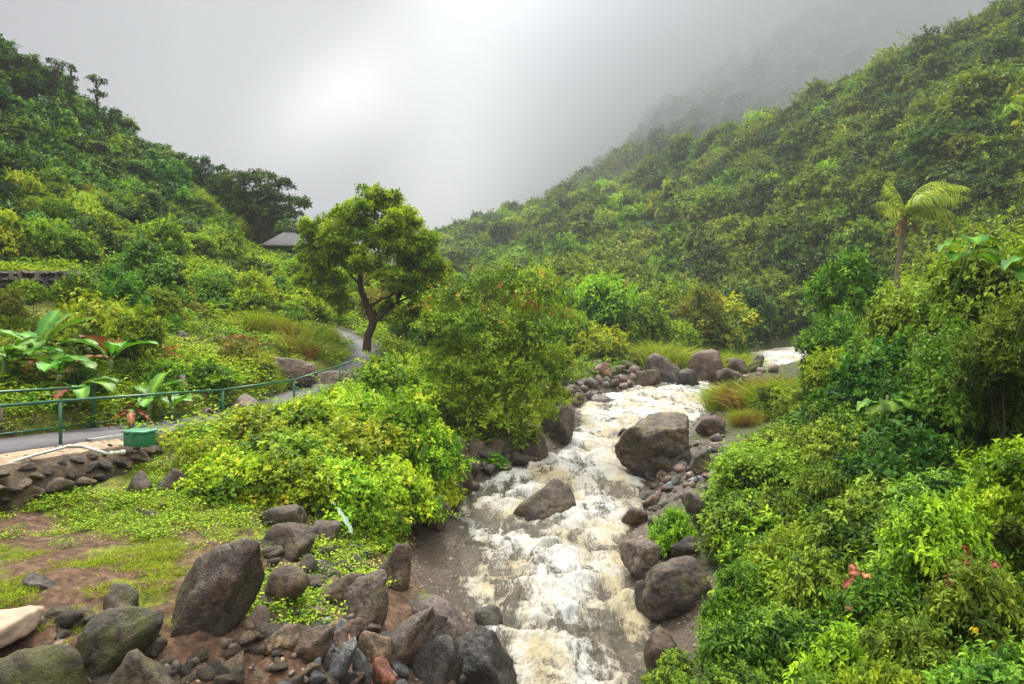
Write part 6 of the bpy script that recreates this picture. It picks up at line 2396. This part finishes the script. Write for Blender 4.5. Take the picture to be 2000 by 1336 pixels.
# house
def house():
    d = 73.0
    p = W(625, 525, d)
    root = empty('house', (p[0], d, p[2] - .5), (0, 0, R(12)), label='small beige house with dark grey hipped roof behind the lone tree', cat='house')
    w, dep, h = 6.2, 5.0, 2.5
    b = .12
    # walls as four slabs with openings framed by separate windows
    box_obj('wall', (0, -dep / 2, h / 2), (w, .2, h), M_WALLP, root)
    box_obj('wall', (0, dep / 2, h / 2), (w, .2, h), M_WALLP, root)
    box_obj('wall', (-w / 2 + .1, 0, h / 2), (.2, dep - .22, h), M_WALLP, root)
    box_obj('wall', (w / 2 - .1, 0, h / 2), (.2, dep - .22, h), M_WALLP, root)
    for k in range(3):
        xw = -2.4 + k * 2.4
        f = box_obj('window', (xw, -dep / 2 - .12, 1.5), (1.2, .06, 1.1), M_DARKW, root)
        box_obj('pane', (-.28, -.04, 0), (.5, .02, .94), M_GLASSW, f)
        box_obj('pane', (.28, -.04, 0), (.5, .02, .94), M_GLASSW, f)
    f = box_obj('window', (-w / 2 - .02, -.6, 1.5), (.06, 1.2, 1.1), M_DARKW, root)
    box_obj('pane', (-.04, 0, 0), (.02, 1.0, .94), M_GLASSW, f)
    e = .7
    W2, D2, hr, rr = w / 2 + e, dep / 2 + e, 2.0, 1.6
    V = np.array([(-W2, -D2, 0), (W2, -D2, 0), (W2, D2, 0), (-W2, D2, 0), (-W2 + D2 * .9, 0, hr), (W2 - D2 * .9, 0, hr), (-W2, -D2, -.16), (W2, -D2, -.16), (W2, D2, -.16), (-W2, D2, -.16)], float)
    roof = link('roof', mesh_np('roof', V, [np.array([(0, 1, 5, 4), (2, 3, 4, 5), (0, 6, 7, 1), (1, 7, 8, 2), (2, 8, 9, 3), (3, 9, 6, 0), (6, 9, 8, 7)]), np.array([(1, 2, 5), (3, 0, 4)])], [M_ROOF]), root, (0, 0, h + .14))
    for k in range(7):        # shingle courses as raised steps
        t = k / 7
        y0 = -D2 * (1 - t)
        z0 = hr * t
        xh = W2 - D2 * .9 * t
        box_obj('shingle_course', (0, y0 + .05, z0 + .035), (2 * xh - .05, .34, .05), M_ROOF, roof).rotation_euler = (math.atan2(hr, D2), 0, 0)
    box_obj('ridge_cap', (0, 0, hr + .03), (2 * (W2 - D2 * .9) + .2, .25, .08), M_ROOF, roof)
    box_obj('foundation', (0, -.1, -1.3), (w + .6, dep + .6, 2.58), M_BARKLIGHT, root)
    box_obj('step_slab', (0, -dep / 2 - 1.3, -.1), (w + 1, 2.0, .2), M_CONC, root)
    # lean-to of the second roof beside it
    p2 = W(565, 520, 70)
    r2 = empty('shed', (p2[0], 70, p2[2] - .4), (0, 0, R(12)), label='dark-roofed open shelter half hidden under the flat-topped tree', cat='shed')
    for sx in (-1.7, 1.7):
        for sy in (-1.4, 1.4):
            box_obj('post', (sx, sy, 1.1), (.14, .14, 2.2), M_DARKW, r2)
    V = np.array([(-2.4, -2.1, 0), (2.4, -2.1, 0), (2.4, 2.1, 0), (-2.4, 2.1, 0), (-.6, 0, 1.5), (.6, 0, 1.5), (-2.4, -2.1, -.12), (2.4, -2.1, -.12), (2.4, 2.1, -.12), (-2.4, 2.1, -.12)], float)
    link('roof', mesh_np('roof', V, [np.array([(0, 1, 5, 4), (2, 3, 4, 5), (0, 6, 7, 1), (1, 7, 8, 2), (2, 8, 9, 3), (3, 9, 6, 0), (6, 9, 8, 7)]), np.array([(1, 2, 5), (3, 0, 4)])], [M_ROOF]), r2, (0, 0, 2.33))
    box_obj('back_wall', (0, 1.2, 1.0), (3.2, .12, 2.0), M_WALLP, r2)
    box_obj('floor', (0, 0, -.6), (4.2, 3.6, 1.18), M_BARKLIGHT, r2)


house()


# second arm of the path, looping under the lone tree
loop = resample([(-13.4, 38.5, 5.1), (-13.6, 41.0, 5.6), (-12.4, 43.6, 5.7), (-10.4, 44.6, 5.45)], 8)
loop[:, 2] = [tz(a, b) + .05 for a, b in loop[:, :2]]
strip('path_branch', loop, .45, 0, 0, M_PATH, kind='structure')


# ------------------------------------------------------------------ air and mist
def haze_box(name, lo, hi, mat, **kw):
    lo, hi = np.array(lo, float), np.array(hi, float)
    V, F = box_arr((lo + hi) / 2, hi - lo)
    me = mesh_np(name, V, F, [mat])
    return link(name, me, **kw)


haze_box('haze', (-310, -70, -6), (410, 650, 360), volume_mat('haze_air', .00035, (.9, .95, 1)), kind='stuff', label='thin damp air over the whole valley')


def mist_bank():
    """low cloud lying against the far slope: a closed body, thicker with height"""
    nx, ny = 46, 30
    xs = np.linspace(-190, 380, nx)
    ys = np.linspace(265, 600, ny)
    X, Y = np.meshgrid(xs, ys)
    lowz = 46 + (X - -20) * .10 + (Y - 300) * .02 + fbm(P3(X * .012, Y * .012, 1), 3) * 45
    top = np.full_like(X, 250.0)
    # its front draws back towards -X, so that it thins out instead of ending
    front = 205 + 427 * (1 - (1 - np.clip((140 - X) / 300, 0, 1)) ** 2.2) 
    front = np.minimum(front, 631.8)
    Y = front + np.linspace(0, 1, ny)[:, None] ** 1.0 * (632 - front)
    lowz = 46 + (X + 20) * .10 + (Y - 300) * .02 + fbm(P3(X * .012, Y * .012, 1), 3) * 45
    top = np.full_like(X, 345.0)
    V = np.concatenate([np.stack([X, Y, lowz], -1).reshape(-1, 3), np.stack([X, Y, top], -1).reshape(-1, 3)])
    n = nx * ny
    i = np.arange((ny - 1) * nx).reshape(ny - 1, nx)[:, :-1].ravel()
    Fb = np.stack([i, i + nx, i + nx + 1, i + 1], 1)
    Ft = np.stack([i + n, i + 1 + n, i + nx + 1 + n, i + nx + n], 1)
    S = []
    for a in range(nx - 1):
        S.append((a, a + 1, a + 1 + n, a + n))
        b = (ny - 1) * nx + a
        S.append((b + 1, b, b + n, b + 1 + n))
    for r in range(ny - 1):
        a = r * nx
        S.append((a + nx, a, a + n, a + nx + n))
        b = r * nx + nx - 1
        S.append((b, b + nx, b + nx + n, b + n))
    me = mesh_np('mist', V, np.concatenate([Fb, Ft, np.array(S)]), [volume_mat('mist_air', .018, (.84, .86, .885), 0)])
    link('mist', me, kind='stuff', label='bank of low cloud hiding the far slope')


mist_bank()
